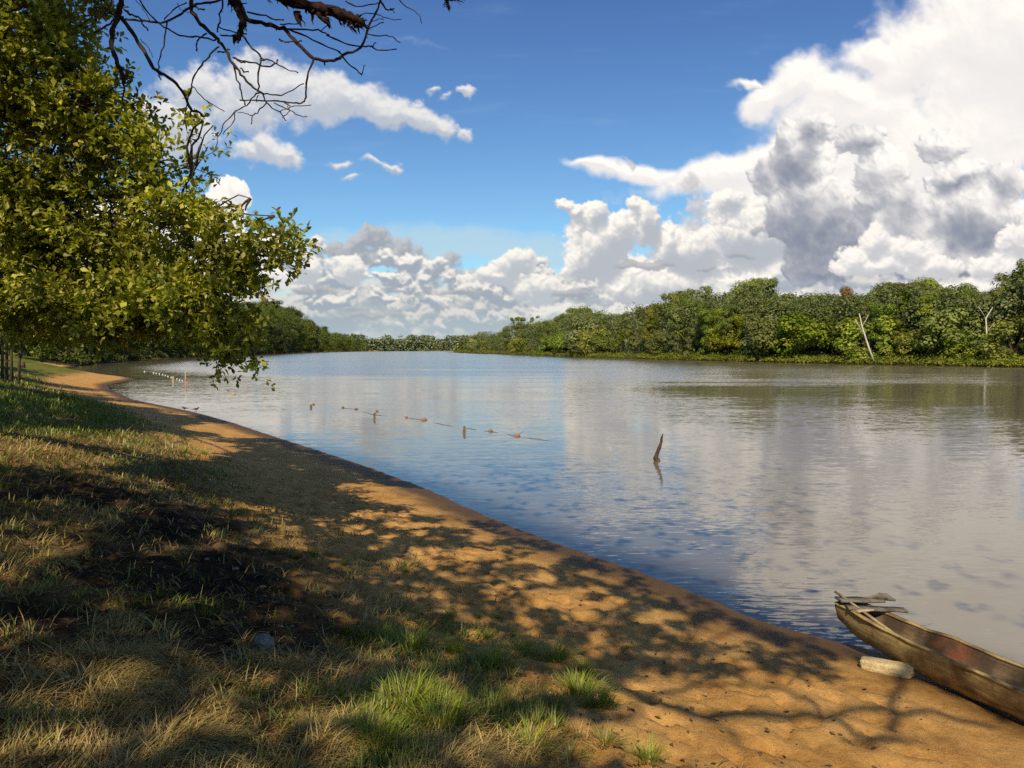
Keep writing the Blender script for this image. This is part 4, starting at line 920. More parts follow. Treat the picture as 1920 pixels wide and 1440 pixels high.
# ------------------------------------------------------------------ tree standing behind the photographer, its boughs overhead
def overhead_tree():
    root = np.array([-5.2, -4.2, gz(-5.2, -4.2, False) - .3])
    t = empty('overhanging_tree', root, 'tree whose bare crooked twigs and broken limb hang into the top of the picture', 'tree')
    off = root; hub = np.array([-4.6, -2.6, 6.4])
    tk = MB(); tk.tube([root, root + [.1, .3, 2.5], hub], [.50, .40, .30], 14, bump=.05)
    # leafy boughs: sprays placed over the parts of the bank that lie in shade
    N = 20000
    G = np.stack([rng.uniform(-15, 7.5, N), rng.uniform(1.0, 26, N)], -1)
    z = np.maximum(0, ground_z(G[:, 0], G[:, 1], False)[0]); hgt = np.maximum(rng.uniform(6.2, 10.8, N), .30 * G[:, 1] + 2.9)
    P = np.concatenate([G, z[:, None]], 1) + SUN[None] * ((hgt - z) / SUN[2])[:, None]
    px, py, dep = project(P); vis = (dep > 0) & (px > -40) & (px < 1960) & (py > -60)
    lit = sunlit(G[:, 0], G[:, 1]); dn = sdist(G[:, 0], G[:, 1], near_poly)
    right = project(np.concatenate([G, z[:, None]], 1))[0]
    dens = np.where(dn > 3.8, 1.0, .85) * np.where(dn < .4, .10, 1)
    dens = np.where((right > 1560), dens * .55, dens)
    # nothing stands between the sun and the outer face of the leafy tree on the left
    clear = np.zeros(N, bool)
    for (cx, cy, Yc, r) in ((60, 150, 10.6, 1.9), (200, 230, 10.6, 1.4), (60, 400, 11.0, 2.0), (240, 420, 10.9, 1.7), (420, 480, 10.5, 1.0), (520, 450, 10.4, .8), (300, 290, 10.7, 1.1), (330, 570, 10.7, 1.2)):
        c = at_depth(cx, cy, Yc); w = P - c; al = w @ SUN; dd = np.linalg.norm(w - al[:, None] * SUN, axis=1); clear |= (dd < r) & (al > 0) & (rng.random(N) < .93)
    keep = (~vis) & (~clear) & (rng.random(N) < dens * (1 - np.minimum(1, lit * 1.8)))
    P = P[keep]
    mb = MB(); k = 70; nodes = P[rng.choice(len(P), k, False)]
    for q in nodes:
        mid = (hub + q) / 2 + np.array([0, 0, .5])
        if len(nodes) and project(mid)[2] > 0 and project(mid)[1] > -60: continue
        pp = crooked(hub, q, 7, .08); pr = project(pp)
        if np.any((pr[2] > 0) & (pr[1] > -40) & (pr[0] > -40) & (pr[0] < 1960)): continue
        gs_ = shadow_spot(pp); gp = project(gs_)
        if np.any(sunlit(gs_[:, 0], gs_[:, 1]) > .5) or (gp[2].max() > 0 and gp[0].max() > 700): continue
        mb.tube(pp, np.linspace(.07, .015, 7), 6, bump=.06, cap=False)
    # limbs whose shadows cross the sand beside the canoe
    def cast(path, h, rad):
        Q = []
        for a, b in path:
            g = on_ground(a, b); Q.append(g + SUN * ((h - g[2]) / SUN[2]))
        Q = np.array(Q); f = np.interp(np.linspace(0, len(Q) - 1, len(Q) * 3), np.arange(len(Q)), Q[:, 0]); g2 = np.interp(np.linspace(0, len(Q) - 1, len(Q) * 3), np.arange(len(Q)), Q[:, 1])
        pts = np.stack([f, g2, np.full(len(f), h) + np.linspace(-.3, .3, len(f))], -1) + rng.normal(size=(len(f), 3)) * .02
        mb.tube(pts, np.linspace(rad, rad * .5, len(pts)), 7, bump=.1)
    cast([(1100, 1235), (1190, 1290), (1300, 1322), (1430, 1333), (1560, 1348), (1640, 1338), (1780, 1362), (1900, 1400)], 8.0, .066)
    cast([(1640, 1335), (1665, 1300), (1705, 1262), (1760, 1240)], 8.1, .045)
    cast([(1660, 1350), (1600, 1362), (1570, 1345), (1500, 1310), (1440, 1296), (1300, 1310)], 7.9, .040)
    cast([(1260, 1300), (1330, 1345), (1385, 1390), (1400, 1450)], 8.0, .026)
    cast([(1560, 1345), (1620, 1385), (1700, 1395), (1830, 1420)], 7.8, .028)
    cast([(1200, 1290), (1330, 1262), (1450, 1250), (1560, 1262)], 8.3, .034)
    cast([(1330, 1262), (1300, 1220), (1360, 1190), (1420, 1180)], 8.4, .027)
    P = P[P[:, 1] < 11.5]
    V, Fc, C = rosettes(P, unit(len(P)), 11, .17, .34, .32)
    # leaves thrown clear of the view
    cen = V.reshape(-1, 5, 3)[:, 2]; px, py, dep = project(cen)
    link('crown', np_mesh('crown', V - off, Fc, color=C, mat=M_leafN), t)
    # twigs seen against the sky: paths in the photo, at 5 to 7 m
    def Z(X, Y_): return (200 + X / 2.743, Y_ / 2.743)
    TW = [([(425, -60), (432, 0), (440, 60), (500, 140), (560, 190), (600, 240), (640, 310), (690, 380), (740, 440), (805, 482)], 26, 9, 6.0),
          ([(805, 482), (820, 530), (890, 575), (905, 600), (922, 620)], 7, 5, 6.0), ([(805, 484), (900, 488), (1015, 430)], 8, 5, 6.0), ([(820, 530), (780, 570), (750, 600), (743, 636)], 7, 5, 5.9), ([(750, 592), (700, 582), (662, 568)], 5, 3, 5.9),
          ([(805, 484), (770, 482), (720, 540), (660, 572), (612, 628), (583, 695), (560, 760)], 8, 4, 5.9), ([(660, 574), (650, 630), (600, 690)], 6, 4, 5.9), ([(780, 490), (770, 525)], 5, 4, 5.9),
          ([(685, 515), (800, 520), (900, 520), (960, 530), (1012, 524), (1022, 500), (1030, 400), (1065, 300)], 7, 10, 6.1), ([(860, 528), (950, 570), (985, 595), (1030, 600)], 6, 4, 6.1), ([(900, 520), (950, 546), (1052, 540)], 6, 4, 6.1), ([(890, 578), (960, 546)], 5, 4, 6.1), ([(905, 600), (940, 570), (930, 545)], 5, 4, 6.1),
          ([(640, -80), (680, 0), (720, 95), (820, 125), (910, 150), (980, 220), (1065, 300), (1170, 310), (1220, 280), (1310, 240), (1350, 130), (1395, 40), (1412, -30)], 26, 9, 6.3),
          ([(1310, 240), (1360, 240), (1395, 255), (1490, 253)], 9, 6, 6.3), ([(1195, 268), (1240, 325), (1300, 375), (1312, 380), (1328, 335)], 9, 5, 6.3), ([(1130, 180), (1220, 220), (1310, 242)], 9, 8, 6.4), ([(910, 148), (1060, 155), (1100, 160), (1145, 180)], 9, 8, 6.4),
          ([(940, 152), (1060, 208), (1200, 268)], 10, 7, 6.3), ([(1330, 172), (1400, 183), (1455, 184), (1510, 218)], 7, 5, 6.5), ([(1345, 150), (1425, 115)], 7, 5, 6.5), ([(1360, 115), (1395, 98), (1425, 100)], 5, 4, 6.5), ([(1385, 72), (1440, 92), (1515, 101)], 6, 4, 6.5), ([(1320, 70), (1390, 66)], 6, 5, 6.5), ([(1355, 240), (1385, 220)], 7, 6, 6.3),
          ([(890, 200), (905, 212), (960, 218), (1003, 211)], 8, 8, 6.2), ([(722, 62), (820, 84), (870, 104), (910, 101)], 9, 6, 6.2), ([(890, 125), (985, 122)], 7, 6, 6.2), ([(1100, 160), (1135, 130)], 6, 5, 6.2),
          ([(85, -80), (75, 0), (60, 80), (30, 160), (25, 220), (50, 310), (78, 370), (90, 425)], 30, 22, 5.6), ([(85, 420), (88, 470), (80, 520)], 12, 6, 5.6),
          ([(75, 85), (130, 170), (190, 260), (240, 350), (320, 400), (390, 470), (430, 560), (470, 575), (500, 600)], 24, 12, 5.6), ([(430, 560), (436, 592)], 10, 8, 5.6), ([(175, 200), (215, 250), (238, 295)], 5, 3, 5.6),
          ([(95, 98), (200, 110), (300, 112), (380, 72), (425, 42), (480, 20), (560, 6), (640, -20)], 12, 12, 5.8), ([(310, 112), (300, 210), (270, 310), (268, 370), (280, 412)], 9, 6, 5.7), ([(150, -30), (180, 20), (240, 90), (310, 150), (400, 185), (480, 190), (560, 205)], 9, 9, 5.8),
          ([(603, -30), (595, 30), (580, 90), (572, 165)], 10, 8, 6.0), ([(580, 140), (650, 165), (720, 175)], 8, 6, 6.0), ([(585, 180), (650, 184)], 8, 8, 6.0), ([(578, 240), (540, 270), (500, 315), (450, 390), (435, 450), (415, 510), (405, 570), (412, 665)], 10, 6, 5.8), ([(442, 445), (500, 510), (560, 545), (605, 572)], 6, 4, 5.8),
          ([(650, 296), (710, 318), (770, 325), (835, 343), (865, 330), (880, 306)], 9, 7, 6.0), ([(700, 185), (750, 250), (792, 297), (780, 400), (778, 470)], 10, 8, 6.1), ([(792, 295), (860, 320), (900, 340), (985, 375)], 8, 5, 6.1), ([(790, 300), (800, 310), (815, 305)], 7, 6, 6.1), ([(652, 330), (680, 430), (700, 500), (712, 540)], 9, 7, 6.0),
          ([(98, 55), (130, 75), (170, 90), (190, 130), (212, 157)], 12, 8, 5.7), ([(-60, 40), (0, 45), (50, 92)], 8, 8, 5.6), ([(-60, 165), (0, 130), (60, 92)], 12, 9, 5.6), ([(-20, -10), (20, 60), (50, 95)], 6, 6, 5.6), ([(515, 172), (475, 200), (462, 225), (465, 262)], 9, 7, 6.0), ([(570, 265), (600, 268), (632, 255)], 8, 7, 6.0), ([(655, 300), (690, 320), (712, 320)], 8, 6, 6.0),
          ([(690, 350), (710, 372), (730, 370)], 8, 6, 6.0), ([(1470, -40), (1520, 20), (1600, 70), (1622, 120)], 7, 4, 6.8), ([(1395, -20), (1430, 40), (1450, 52), (1480, 45)], 12, 7, 6.6), ([(1460, 40), (1480, 66)], 6, 5, 6.6), ([(1230, 5), (1290, 30), (1400, 14)], 8, 6, 6.5), ([(365, 15), (380, 45), (435, 72)], 4, 3, 5.9), ([(295, 100), (340, 50), (410, 15)], 7, 6, 5.9),
          ([(455, 35), (480, 48), (503, 47)], 9, 8, 6.0), ([(150, 0), (190, 50), (222, 105)], 4, 3, 5.9), ([(0, -40), (30, 10), (-30, 90)], 8, 5, 5.5), ([(-450, -30), (-420, 10), (-440, 40), (-520, 60)], 22, 9, 5.6), ([(-500, -20), (-470, 20), (-400, 45)], 9, 5, 5.6)]
    tw = MB()
    for path, w0, w1, Y in TW:
        ph = rng.uniform(0, 6)
        P3 = []
        n = len(path); 
        for i, (a, b) in enumerate(path):
            p = Z(a, b); P3.append(at_depth(p[0], p[1], Y + .25 * math.sin(a / 190.0) + .10 * math.sin(b / 70.0)))
        P3 = np.array(P3); s = np.arange(n); u = np.linspace(0, n - 1, (n - 1) * 4 + 1)
        # Catmull-Rom through the joints
        pp = []
        for q in u:
            i = min(int(q), n - 2); f = q - i; p0, p1, p2, p3 = P3[max(i - 1, 0)], P3[i], P3[i + 1], P3[min(i + 2, n - 1)]
            pp.append(.5 * ((2 * p1) + (-p0 + p2) * f + (2 * p0 - 5 * p1 + 4 * p2 - p3) * f * f + (-p0 + 3 * p1 - 3 * p2 + p3) * f ** 3))
        pp = np.array(pp); pp[1:-1] += rng.normal(size=(len(pp) - 2, 3)) * .0035
        rr = np.linspace(w0, w1, len(pp)) / 2.743 / F * Y / 2 * .95; rr = rr * (1 + .12 * np.sin(np.arange(len(pp)) * 1.9 + ph)); rr[-1] *= 1.25
        tw.tube(pp, rr, 7, bump=.12)
        for j in range(2, len(pp) - 1, 4):                 # bud stubs
            if rng.random() < .4:
                d = unit(1)[0]; tw.tube([pp[j], pp[j] + d * rr[j] * 2.6], [rr[j] * .5, rr[j] * .35], 4)
    # connect the sprigs upward to the boughs
    for a, b, Y, r in ((210, -25, 5.6, .045), (355, -20, 6.0, .04), (430, -28, 6.3, .05), (480, -30, 6.2, .05)):
        p = at_depth(a, b, Y); q = p + np.array([-.5, -1.8, 2.2]); tw.tube(crooked(p, q, 5, .1), np.linspace(r * .75, .06, 5), 7, bump=.08); tw.tube(crooked(q, hub, 6, .08), np.linspace(.06, .12, 6), 7, bump=.08)
    tw.v = [v - off for v in tw.v]; tw.obj('bare_branch', M_twig, t)
    mb.v = [v - off for v in mb.v]; mb.obj('limbs', M_barkN, t); tk.v = [v - off for v in tk.v]; tk.obj('trunk', M_barkN, t)
    # rotten broken limbs: splintered sheath with hanging shards
    def rotten(path, widths, Y, shards, label):
        b = MB(); P3 = np.array([at_depth(*Z(x, y), Y) for x, y in path]); W = np.array(widths) / 2.743 / F * Y / 2
        u = np.linspace(0, len(path) - 1, 22); P = np.stack([np.interp(u, np.arange(len(path)), P3[:, k]) for k in range(3)], -1); w = np.interp(u, np.arange(len(path)), W)
        b.tube(P, w * .8 * (1 + .16 * rng.normal(size=len(w))), 16, bump=.28, flat=.7)
        for j in range(len(P) * 3):                      # loose fibres and flakes of bark
            i_ = rng.integers(0, len(P)); d = unit(1)[0]; d[2] = -abs(d[2]) * .8; s_ = P[i_] + d * w[i_] * .6; e_ = s_ + d * w[i_] * rng.uniform(.2, 1.1) + (P[min(i_ + 1, len(P) - 1)] - P[i_]) * rng.uniform(0, 2)
            b.tube([s_, (s_ + e_) / 2 + d * .01, e_], np.array([.22, .16, .02]) * w[i_] * rng.uniform(.5, 1.3), 4, flat=.4)
        for (x0, y0, x1, y1, wd) in shards:
            a = at_depth(*Z(x0, y0), Y + rng.uniform(-.04, .04)); c = at_depth(*Z(x1, y1), Y + rng.uniform(-.05, .05)); r = wd / 2.743 / F * Y / 2
            b.tube(crooked(a, c, 5, .12), r * np.array([1.2, 1, .85, .5, .08]), 5, bump=.3, flat=.45)
        b.v = [v - off for v in b.v]; o = b.obj('broken_limb', M_rot, t, smooth_=False); o['label'] = label
    rotten([(820, -40), (930, 0), (1060, 35), (1180, 65), (1270, 98), (1315, 118)], [70, 80, 84, 92, 96, 70], 6.0,
           [(980, 60, 1005, 142, 30), (985, 70, 1020, 140, 16), (1050, 60, 1065, 130, 22), (1090, 70, 1160, 148, 44), (1130, 90, 1148, 150, 30), (1260, 110, 1330, 70, 16), (1270, 100, 1335, 95, 16), (1280, 120, 1345, 130, 18), (1280, 130, 1330, 165, 18), (1260, 135, 1290, 182, 16), (1240, 130, 1270, 172, 20), (1290, 90, 1320, 78, 12), (1285, 110, 1340, 112, 12),
            (900, 10, 940, 55, 24), (1030, 20, 1060, 90, 20), (1180, 90, 1230, 150, 20), (1300, 125, 1345, 150, 10)], 'splintered broken limb with hanging shards of bark')
    rotten([(620, -50), (655, 0), (685, 60), (700, 110), (690, 160), (668, 205)], [70, 72, 60, 52, 44, 30], 5.9,
           [(700, 90, 722, 140, 22), (710, 60, 735, 125, 18), (690, 30, 720, 10, 14), (660, 180, 655, 232, 24), (690, 150, 672, 225, 18), (645, 10, 638, 60, 10)], 'dark rotten limb hanging straight down')
    rotten([(1745, -40), (1752, 5), (1760, 40)], [30, 26, 20], 6.6, [(1755, 20, 1730, 42, 10), (1760, 30, 1765, 66, 14), (1765, 0, 1800, 10, 16), (1790, 0, 1842, 18, 12), (1790, -10, 1825, 32, 8), (1800, -20, 1850, 5, 8), (1745, 10, 1728, 32, 8)], 'torn scrap of bark at the top edge')
overhead_tree()
# ------------------------------------------------------------------ tall tree beyond the left one, its crown above the picture, shading the beach
def tall_tree():
    root = np.array([-16.5, 15.5, gz(-16.5, 15.5, False) - .3]); t = empty('tall_tree', root, 'tall bank tree left of the picture whose high crown shades the middle of the beach', 'tree')
    hub = root + np.array([1.5, 1.0, 10.0]); N = 19000
    G = np.stack([rng.uniform(-26, -1, N), rng.uniform(17, 46, N)], -1); z = np.maximum(0, ground_z(G[:, 0], G[:, 1], False)[0]); dn = sdist(G[:, 0], G[:, 1], near_poly)
    hgt = .30 * G[:, 1] + 3.0 + rng.uniform(0, 2.2, N); P = np.concatenate([G, z[:, None]], 1) + SUN[None] * ((hgt - z) / SUN[2])[:, None]
    px, py, dep = project(P); gx_, gy_, _ = project(np.concatenate([G, z[:, None]], 1)); vis = (dep > 0) & (px > -40) & (py > -50); lit = sunlit(G[:, 0], G[:, 1])
    keep = (~vis) & (P[:, 1] > 6) & (dn > .2) & (gy_ > 742) & (rng.random(N) < (1 - np.minimum(1, lit * 2)) * np.where(dn < 1.6, .6, 1) * np.where(gx_ < 160, .35, 1))
    P = P[keep]; mb = MB(); mb.tube([root, root + [.2, .2, 4], hub], [.42, .34, .26], 12, bump=.05)
    for q in P[rng.choice(len(P), 40, False)]:
        pp = crooked(hub, q, 6, .08); pr = project(pp)
        if np.any((pr[2] > 0) & (pr[1] > -30) & (pr[0] > -30)): continue
        mb.tube(pp, np.linspace(.09, .02, 6), 6, cap=False)
    V, Fc, C = rosettes(P, unit(len(P)), 12, .26, .45, .38); link('crown', np_mesh('crown', V - root, Fc, color=C, mat=M_leafN), t)
    mb.v = [v - root for v in mb.v]; mb.obj('trunk', M_barkN, t)
tall_tree()
# ------------------------------------------------------------------ further trees along the left bank
def bank_tree(seed, R_, H_, n, L, low):
    """crown and trunk meshes for a leafy bank tree R_ wide, H_ high, leaves down to low"""
    global rng
    kp = rng; rng = np.random.default_rng(seed); k = 34
    d = unit(k); d[:, 2] = np.where(rng.random(k) < .5, np.abs(d[:, 2]), d[:, 2]); cz = (H_ + low) / 2; hz_ = (H_ - low) / 2
    cs = d * np.array([R_ * .75, R_ * .75, hz_ * .78]) * rng.uniform(.5, 1, (k, 1)) + [0, 0, cz]; tk = MB(); hub = np.array([0, 0, cz * .55])
    tk.tube([(0, 0, -.6), (.1, 0, cz * .3), hub], [.26, .2, .17], 8, bump=.06)
    tips = []; dirs = []
    for c in cs:
        tk.tube(crooked(hub, c, 5, .12), np.linspace(.10, .03, 5), 5, cap=False)
        m = n // k; q = unit(m); p = c + q * rng.uniform(.4, 1, (m, 1)) * R_ * .36; tips.append(p); o = q + [0, 0, .3]; dirs.append(o / np.linalg.norm(o, axis=1)[:, None])
    V, Fc, C = rosettes(np.concatenate(tips), np.concatenate(dirs), 7, L, .25, .33)
    a = np_mesh('crown', V, Fc, color=C, mat=M_leafB); b = tk.mesh('trunk', M_barkN); rng = kp; return a, b
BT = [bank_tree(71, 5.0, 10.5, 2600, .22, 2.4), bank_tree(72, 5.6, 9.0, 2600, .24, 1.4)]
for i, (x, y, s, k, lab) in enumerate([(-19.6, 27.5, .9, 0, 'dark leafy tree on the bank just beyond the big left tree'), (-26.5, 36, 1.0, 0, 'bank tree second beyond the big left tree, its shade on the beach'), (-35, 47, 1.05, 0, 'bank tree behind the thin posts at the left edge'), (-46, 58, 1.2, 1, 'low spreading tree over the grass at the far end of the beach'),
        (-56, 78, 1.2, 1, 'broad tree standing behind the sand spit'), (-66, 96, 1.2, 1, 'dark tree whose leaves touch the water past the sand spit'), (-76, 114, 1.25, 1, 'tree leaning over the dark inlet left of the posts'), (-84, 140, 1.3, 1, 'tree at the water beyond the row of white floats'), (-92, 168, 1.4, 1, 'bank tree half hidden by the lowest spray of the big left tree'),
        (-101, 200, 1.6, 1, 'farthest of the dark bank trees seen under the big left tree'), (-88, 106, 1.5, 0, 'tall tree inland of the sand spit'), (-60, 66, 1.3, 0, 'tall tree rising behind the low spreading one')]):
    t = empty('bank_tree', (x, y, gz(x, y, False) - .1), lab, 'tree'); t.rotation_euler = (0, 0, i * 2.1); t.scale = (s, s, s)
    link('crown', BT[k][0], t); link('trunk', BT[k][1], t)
# slim trunks at the left edge
for i, (px, lab) in enumerate([(3, 'slim dark trunk at the very left edge of the grass'), (11, 'slim trunk second from the left edge'), (20, 'slim trunk third from the left edge, beside a stump'), (34, 'thin slanting sapling right of the slim trunks')]):
    Y = 44 + i; p = at_depth(px, 690, Y); g = gz(p[0], Y, False); mb = MB(); o = empty('slim_tree', (p[0], Y, g), lab, 'tree')
    top = 3.2; mb.tube([(0, 0, -.2), (.06, 0, 1.2), (.1 + .3 * (i == 3), 0, top)], [.09, .075, .06], 7, bump=.06); mb.obj('trunk', M_dark, o)
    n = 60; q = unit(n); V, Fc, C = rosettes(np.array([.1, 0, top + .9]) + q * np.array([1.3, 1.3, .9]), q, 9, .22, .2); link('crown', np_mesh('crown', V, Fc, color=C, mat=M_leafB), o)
# ------------------------------------------------------------------ grass
gmx, nt, out = new_mat('grass_blades')
c = attrc(nt).outputs['Color']
d = nt.nodes.new('ShaderNodeBsdfDiffuse'); nt.links.new(c, d.inputs[0]); tl = nt.nodes.new('ShaderNodeBsdfTranslucent'); nt.links.new(mixc(nt, 1.0, c, (1.3, 1.25, .6), 'MULTIPLY'), tl.inputs[0])
gs = nt.nodes.new('ShaderNodeBsdfGlossy'); gs.inputs['Roughness'].default_value = .45; gs.inputs[0].default_value = (.9, .9, .8, 1)
m1 = nt.nodes.new('ShaderNodeMixShader'); m1.inputs[0].default_value = .30; nt.links.new(d.outputs[0], m1.inputs[1]); nt.links.new(tl.outputs[0], m1.inputs[2])
m2 = nt.nodes.new('ShaderNodeMixShader'); m2.inputs[0].default_value = .04; nt.links.new(m1.outputs[0], m2.inputs[1]); nt.links.new(gs.outputs[0], m2.inputs[2]); nt.links.new(m2.outputs[0], out.inputs[0])
M_grass = gmx
def blades(P, az, lean, L, w, col, droop=.5, seg=3, tipc=1.25):
    """curved tapering blades; returns verts, quads, colours"""
    n = len(P); t = np.linspace(0, 1, seg + 1)
    H = np.stack([np.cos(az), np.sin(az), np.zeros(n)], -1); S = np.stack([-np.sin(az), np.cos(az), np.zeros(n)], -1)
    V = []; C = []
    for k, u in enumerate(t):
        ang_ = lean + droop * u * u * 1.3
        # integrate direction roughly
        am = lean + droop * u * u * .45
        c_ = P + (H * np.sin(am)[:, None] + np.array([0, 0, 1.0]) * np.cos(am)[:, None]) * (L * u)[:, None]
        ww = (w * (1 - u) ** .7 + w * .06)[:, None] * .5
        V.append(c_ - S * ww); V.append(c_ + S * ww)
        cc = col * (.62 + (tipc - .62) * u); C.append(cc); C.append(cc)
    V = np.stack(V, 1); C = np.stack(C, 1); m = 2 * (seg + 1); i = np.arange(n)[:, None] * m
    Fc = np.concatenate([i + [2 * k, 2 * k + 1, 2 * k + 3, 2 * k + 2] for k in range(seg)], 0)
    return V.reshape(-1, 3), Fc, C.reshape(-1, 3)
def grass_cover():
    N = 480000
    a = rng.uniform(-1.0, .62, N); r = np.exp(rng.uniform(math.log(2.0), math.log(75), N))
    X = np.sin(a) * r; Y = np.cos(a) * r
    z, dn, _ = ground_z(X, Y)
    B = zone(X, Y, BURNT, 201); Gn = zone(X, Y, GREEN, 211); S_ = zone(X, Y, STRAW, 221); Br = zone(X, Y, BARE, 231)
    patchy = fbm(X * 1.1, Y * 1.1, 4, .6, 501); clump = fbm(X * 4.5, Y * 4.5, 3, .55, 503)
    e = sstep(dn + patchy * 2.6, 3.5, 5.8)
    prob = e * (1 - .96 * Br) * np.clip(.72 + clump * 1.3 + .25 * S_ + .3 * Gn - .62 * B, .05, 1)
    prob = np.maximum(prob, .0)
    k = rng.random(N) < prob
    X, Y, z, B, Gn, S_, r, patchy, clump, dn = [q[k] for q in (X, Y, z, B, Gn, S_, r, patchy, clump, dn)]; n = len(X)
    far = np.clip((r - 8) / 14, 0, 1)
    g = np.clip(.20 + Gn * .85 - S_ * .55 + patchy * .7 + far * .35, 0, 1)
    isg = rng.random(n) < g
    dry = np.array([.66, .50, .20]); dry2 = np.array([.42, .30, .12]); grn = np.array([.14, .19, .028]); grn2 = np.array([.27, .30, .045]); bur = np.array([.045, .034, .024])
    u = rng.random((n, 1)); col = np.where(isg[:, None], grn * u + grn2 * (1 - u), dry * u + dry2 * (1 - u)) * rng.uniform(.65, 1.2, (n, 1))
    bm = rng.random(n) < B * .72; col[bm] = bur * rng.uniform(.6, 1.8, (bm.sum(), 1))
    lean = np.where(isg, rng.uniform(.1, .9, n), rng.uniform(.5, 1.5, n)); lean[bm] = rng.uniform(.6, 1.5, bm.sum())
    L = np.where(isg, rng.uniform(.04, .11, n), rng.uniform(.05, .14, n)) * (1 + .5 * np.maximum(clump, 0) + .3 * S_) * (1 + r / 40)
    L[bm] *= .55
    w = np.where(isg, .0058, .0044) * (1 + r / 5.0) * .9
    az = rng.uniform(0, 6.283, n); flow = fbm(X * .8, Y * .8, 2, .5, 509) * 5; az = np.where(rng.random(n) < .55, flow + rng.normal(0, .6, n), az)
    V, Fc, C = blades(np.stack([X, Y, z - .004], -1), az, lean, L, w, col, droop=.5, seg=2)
    o = link('grass', np_mesh('grass', V, Fc, color=C, mat=M_grass)); tag(o, 'short patchy grass, part green, part dry straw, part scorched, over the bank', 'grass', None, 'stuff')
grass_cover()
def tuft_mesh(seed, n, R_, L0, L1, w, lean0, lean1, cols, droop=.7):
    global rng
    kp = rng; rng = np.random.default_rng(seed)
    q = rng.normal(size=(n, 2)) * R_ * .42; q *= (np.minimum(1, R_ * .85 / (np.hypot(q[:, 0], q[:, 1]) + 1e-6)))[:, None]; az = np.arctan2(q[:, 1], q[:, 0]) + rng.normal(0, .5, n); rad = np.hypot(q[:, 0], q[:, 1]) / R_
    lean = np.clip(lean0 + (lean1 - lean0) * np.minimum(rad, 1) + rng.normal(0, .15, n), .02, 1.5)
    L = rng.uniform(L0, L1, n); u = rng.random((n, 1)); col = (np.array(cols[0]) * u + np.array(cols[1]) * (1 - u)) * rng.uniform(.75, 1.2, (n, 1))
    dead = rng.random(n) < .12; col[dead] = np.array([.33, .25, .10])
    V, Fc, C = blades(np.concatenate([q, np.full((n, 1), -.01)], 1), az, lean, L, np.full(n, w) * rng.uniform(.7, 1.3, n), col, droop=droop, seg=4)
    me = np_mesh('blades', V, Fc, color=C, mat=M_grass); rng = kp; return me
GC = [(.17, .25, .024), (.38, .42, .045)]; GD = [(.56, .43, .17), (.36, .27, .10)]; GY_ = [(.20, .23, .04), (.30, .27, .07)]
TUF = [tuft_mesh(601, 230, .12, .10, .22, .0055, .05, .95, GC), tuft_mesh(602, 170, .10, .08, .18, .005, .1, 1.1, GC), tuft_mesh(603, 300, .17, .10, .22, .0055, .1, 1.0, GC), tuft_mesh(604, 180, .11, .08, .20, .005, .2, 1.2, GY_)]
STR = [tuft_mesh(611, 900, .30, .08, .22, .0045, .7, 1.5, GD, 1.3), tuft_mesh(612, 560, .22, .07, .20, .0045, .7, 1.5, GD, 1.2)]
# (photo x, photo y of the foot, size, mesh, label)
TF = [(760, 1330, 1.35, 2, 'bright green grass tuft, left of the pair in the lit patch near the bottom edge'), (825, 1368, 1.35, 0, 'brightest green tuft, right of the pair in the lit patch near the bottom edge'), (920, 1340, 1.25, 0, 'dense green tuft right of the bright pair, half in shade'), (995, 1405, 1.35, 1, 'lit green tuft rooted in straw at the bottom middle'),
      (1040, 1325, .95, 3, 'yellow green tuft alone on the sand left of the dug out hole'), (1085, 1300, 1.15, 2, 'long green tuft on the edge of the sand, upper of two joined ones'), (1125, 1325, 1.0, 0, 'green tuft on the sand edge with a dark hollow under it'), (1135, 1395, .9, 3, 'low yellowish tuft on the sand near the bottom edge'), (1215, 1425, 1.0, 1, 'small lit tuft cut by the bottom edge, farthest right on the sand'),
      (1070, 1425, .9, 3, 'thin faded tuft at the bottom, between the straw rooted one and the low yellowish one'), (925, 1250, 1.2, 2, 'tall green tuft in the middle of the shaded grass strip'), (1040, 1240, 1.2, 0, 'green tuft at the sand end of the shaded grass strip'), (1095, 1255, .8, 1, 'last thin tuft of the shaded grass strip, against bare sand'), (980, 1225, 1.0, 2, 'green tuft between the tall one and the sand end of the strip'),
      (850, 1225, 1.1, 0, 'shaded green tuft left of the tall one in the strip'), (770, 1215, 1.25, 2, 'broad shaded tuft at the left of the green strip'), (720, 1200, 1.0, 0, 'leftmost green tuft of the shaded strip'), (790, 1290, 1.0, 1, 'dark green spiky tuft below the green strip'), (910, 1195, .75, 1, 'small tuft catching sun above the green strip'),
      (845, 1155, .75, 3, 'lit tuft on the sand above the green strip'), (932, 1160, .65, 1, 'small dark tuft on the sand right of the lit one'), (897, 1158, .5, 1, 'tiny tuft between the lit one and the small dark one'), (760, 1072, .45, 0, 'tiny bright green sprout alone on the trampled sand'), (690, 1050, .75, 3, 'small tuft on the sand edge left of the tiny bright sprout'), (645, 1058, .7, 1, 'green tuft at the sand edge, left neighbour of the small one'),
      (520, 1035, .95, 3, 'sunlit yellow tuft at the edge of the scorched patch'), (553, 1045, .8, 3, 'smaller sunlit yellow tuft right of the first at the scorched patch'), (585, 1040, .9, 1, 'green tuft right of the two sunlit yellow ones'), (345, 850, 1.6, 3, 'bright tuft at the right end of the sunlit grass band'), (382, 852, 1.3, 1, 'small bright tuft right beside the one ending the sunlit band'),
      (700, 1420, 1.3, 2, 'wide tuft on the bottom edge, straw mixed with green'), (690, 1390, 1.0, 0, 'green tuft just above the wide one on the bottom edge'), (1180, 1215, .4, 1, 'tiny weed on the shaded sand right of the green strip'), (975, 1300, .8, 3, 'thin tuft above the sunlit clear sand, left of the alone standing yellow one')]
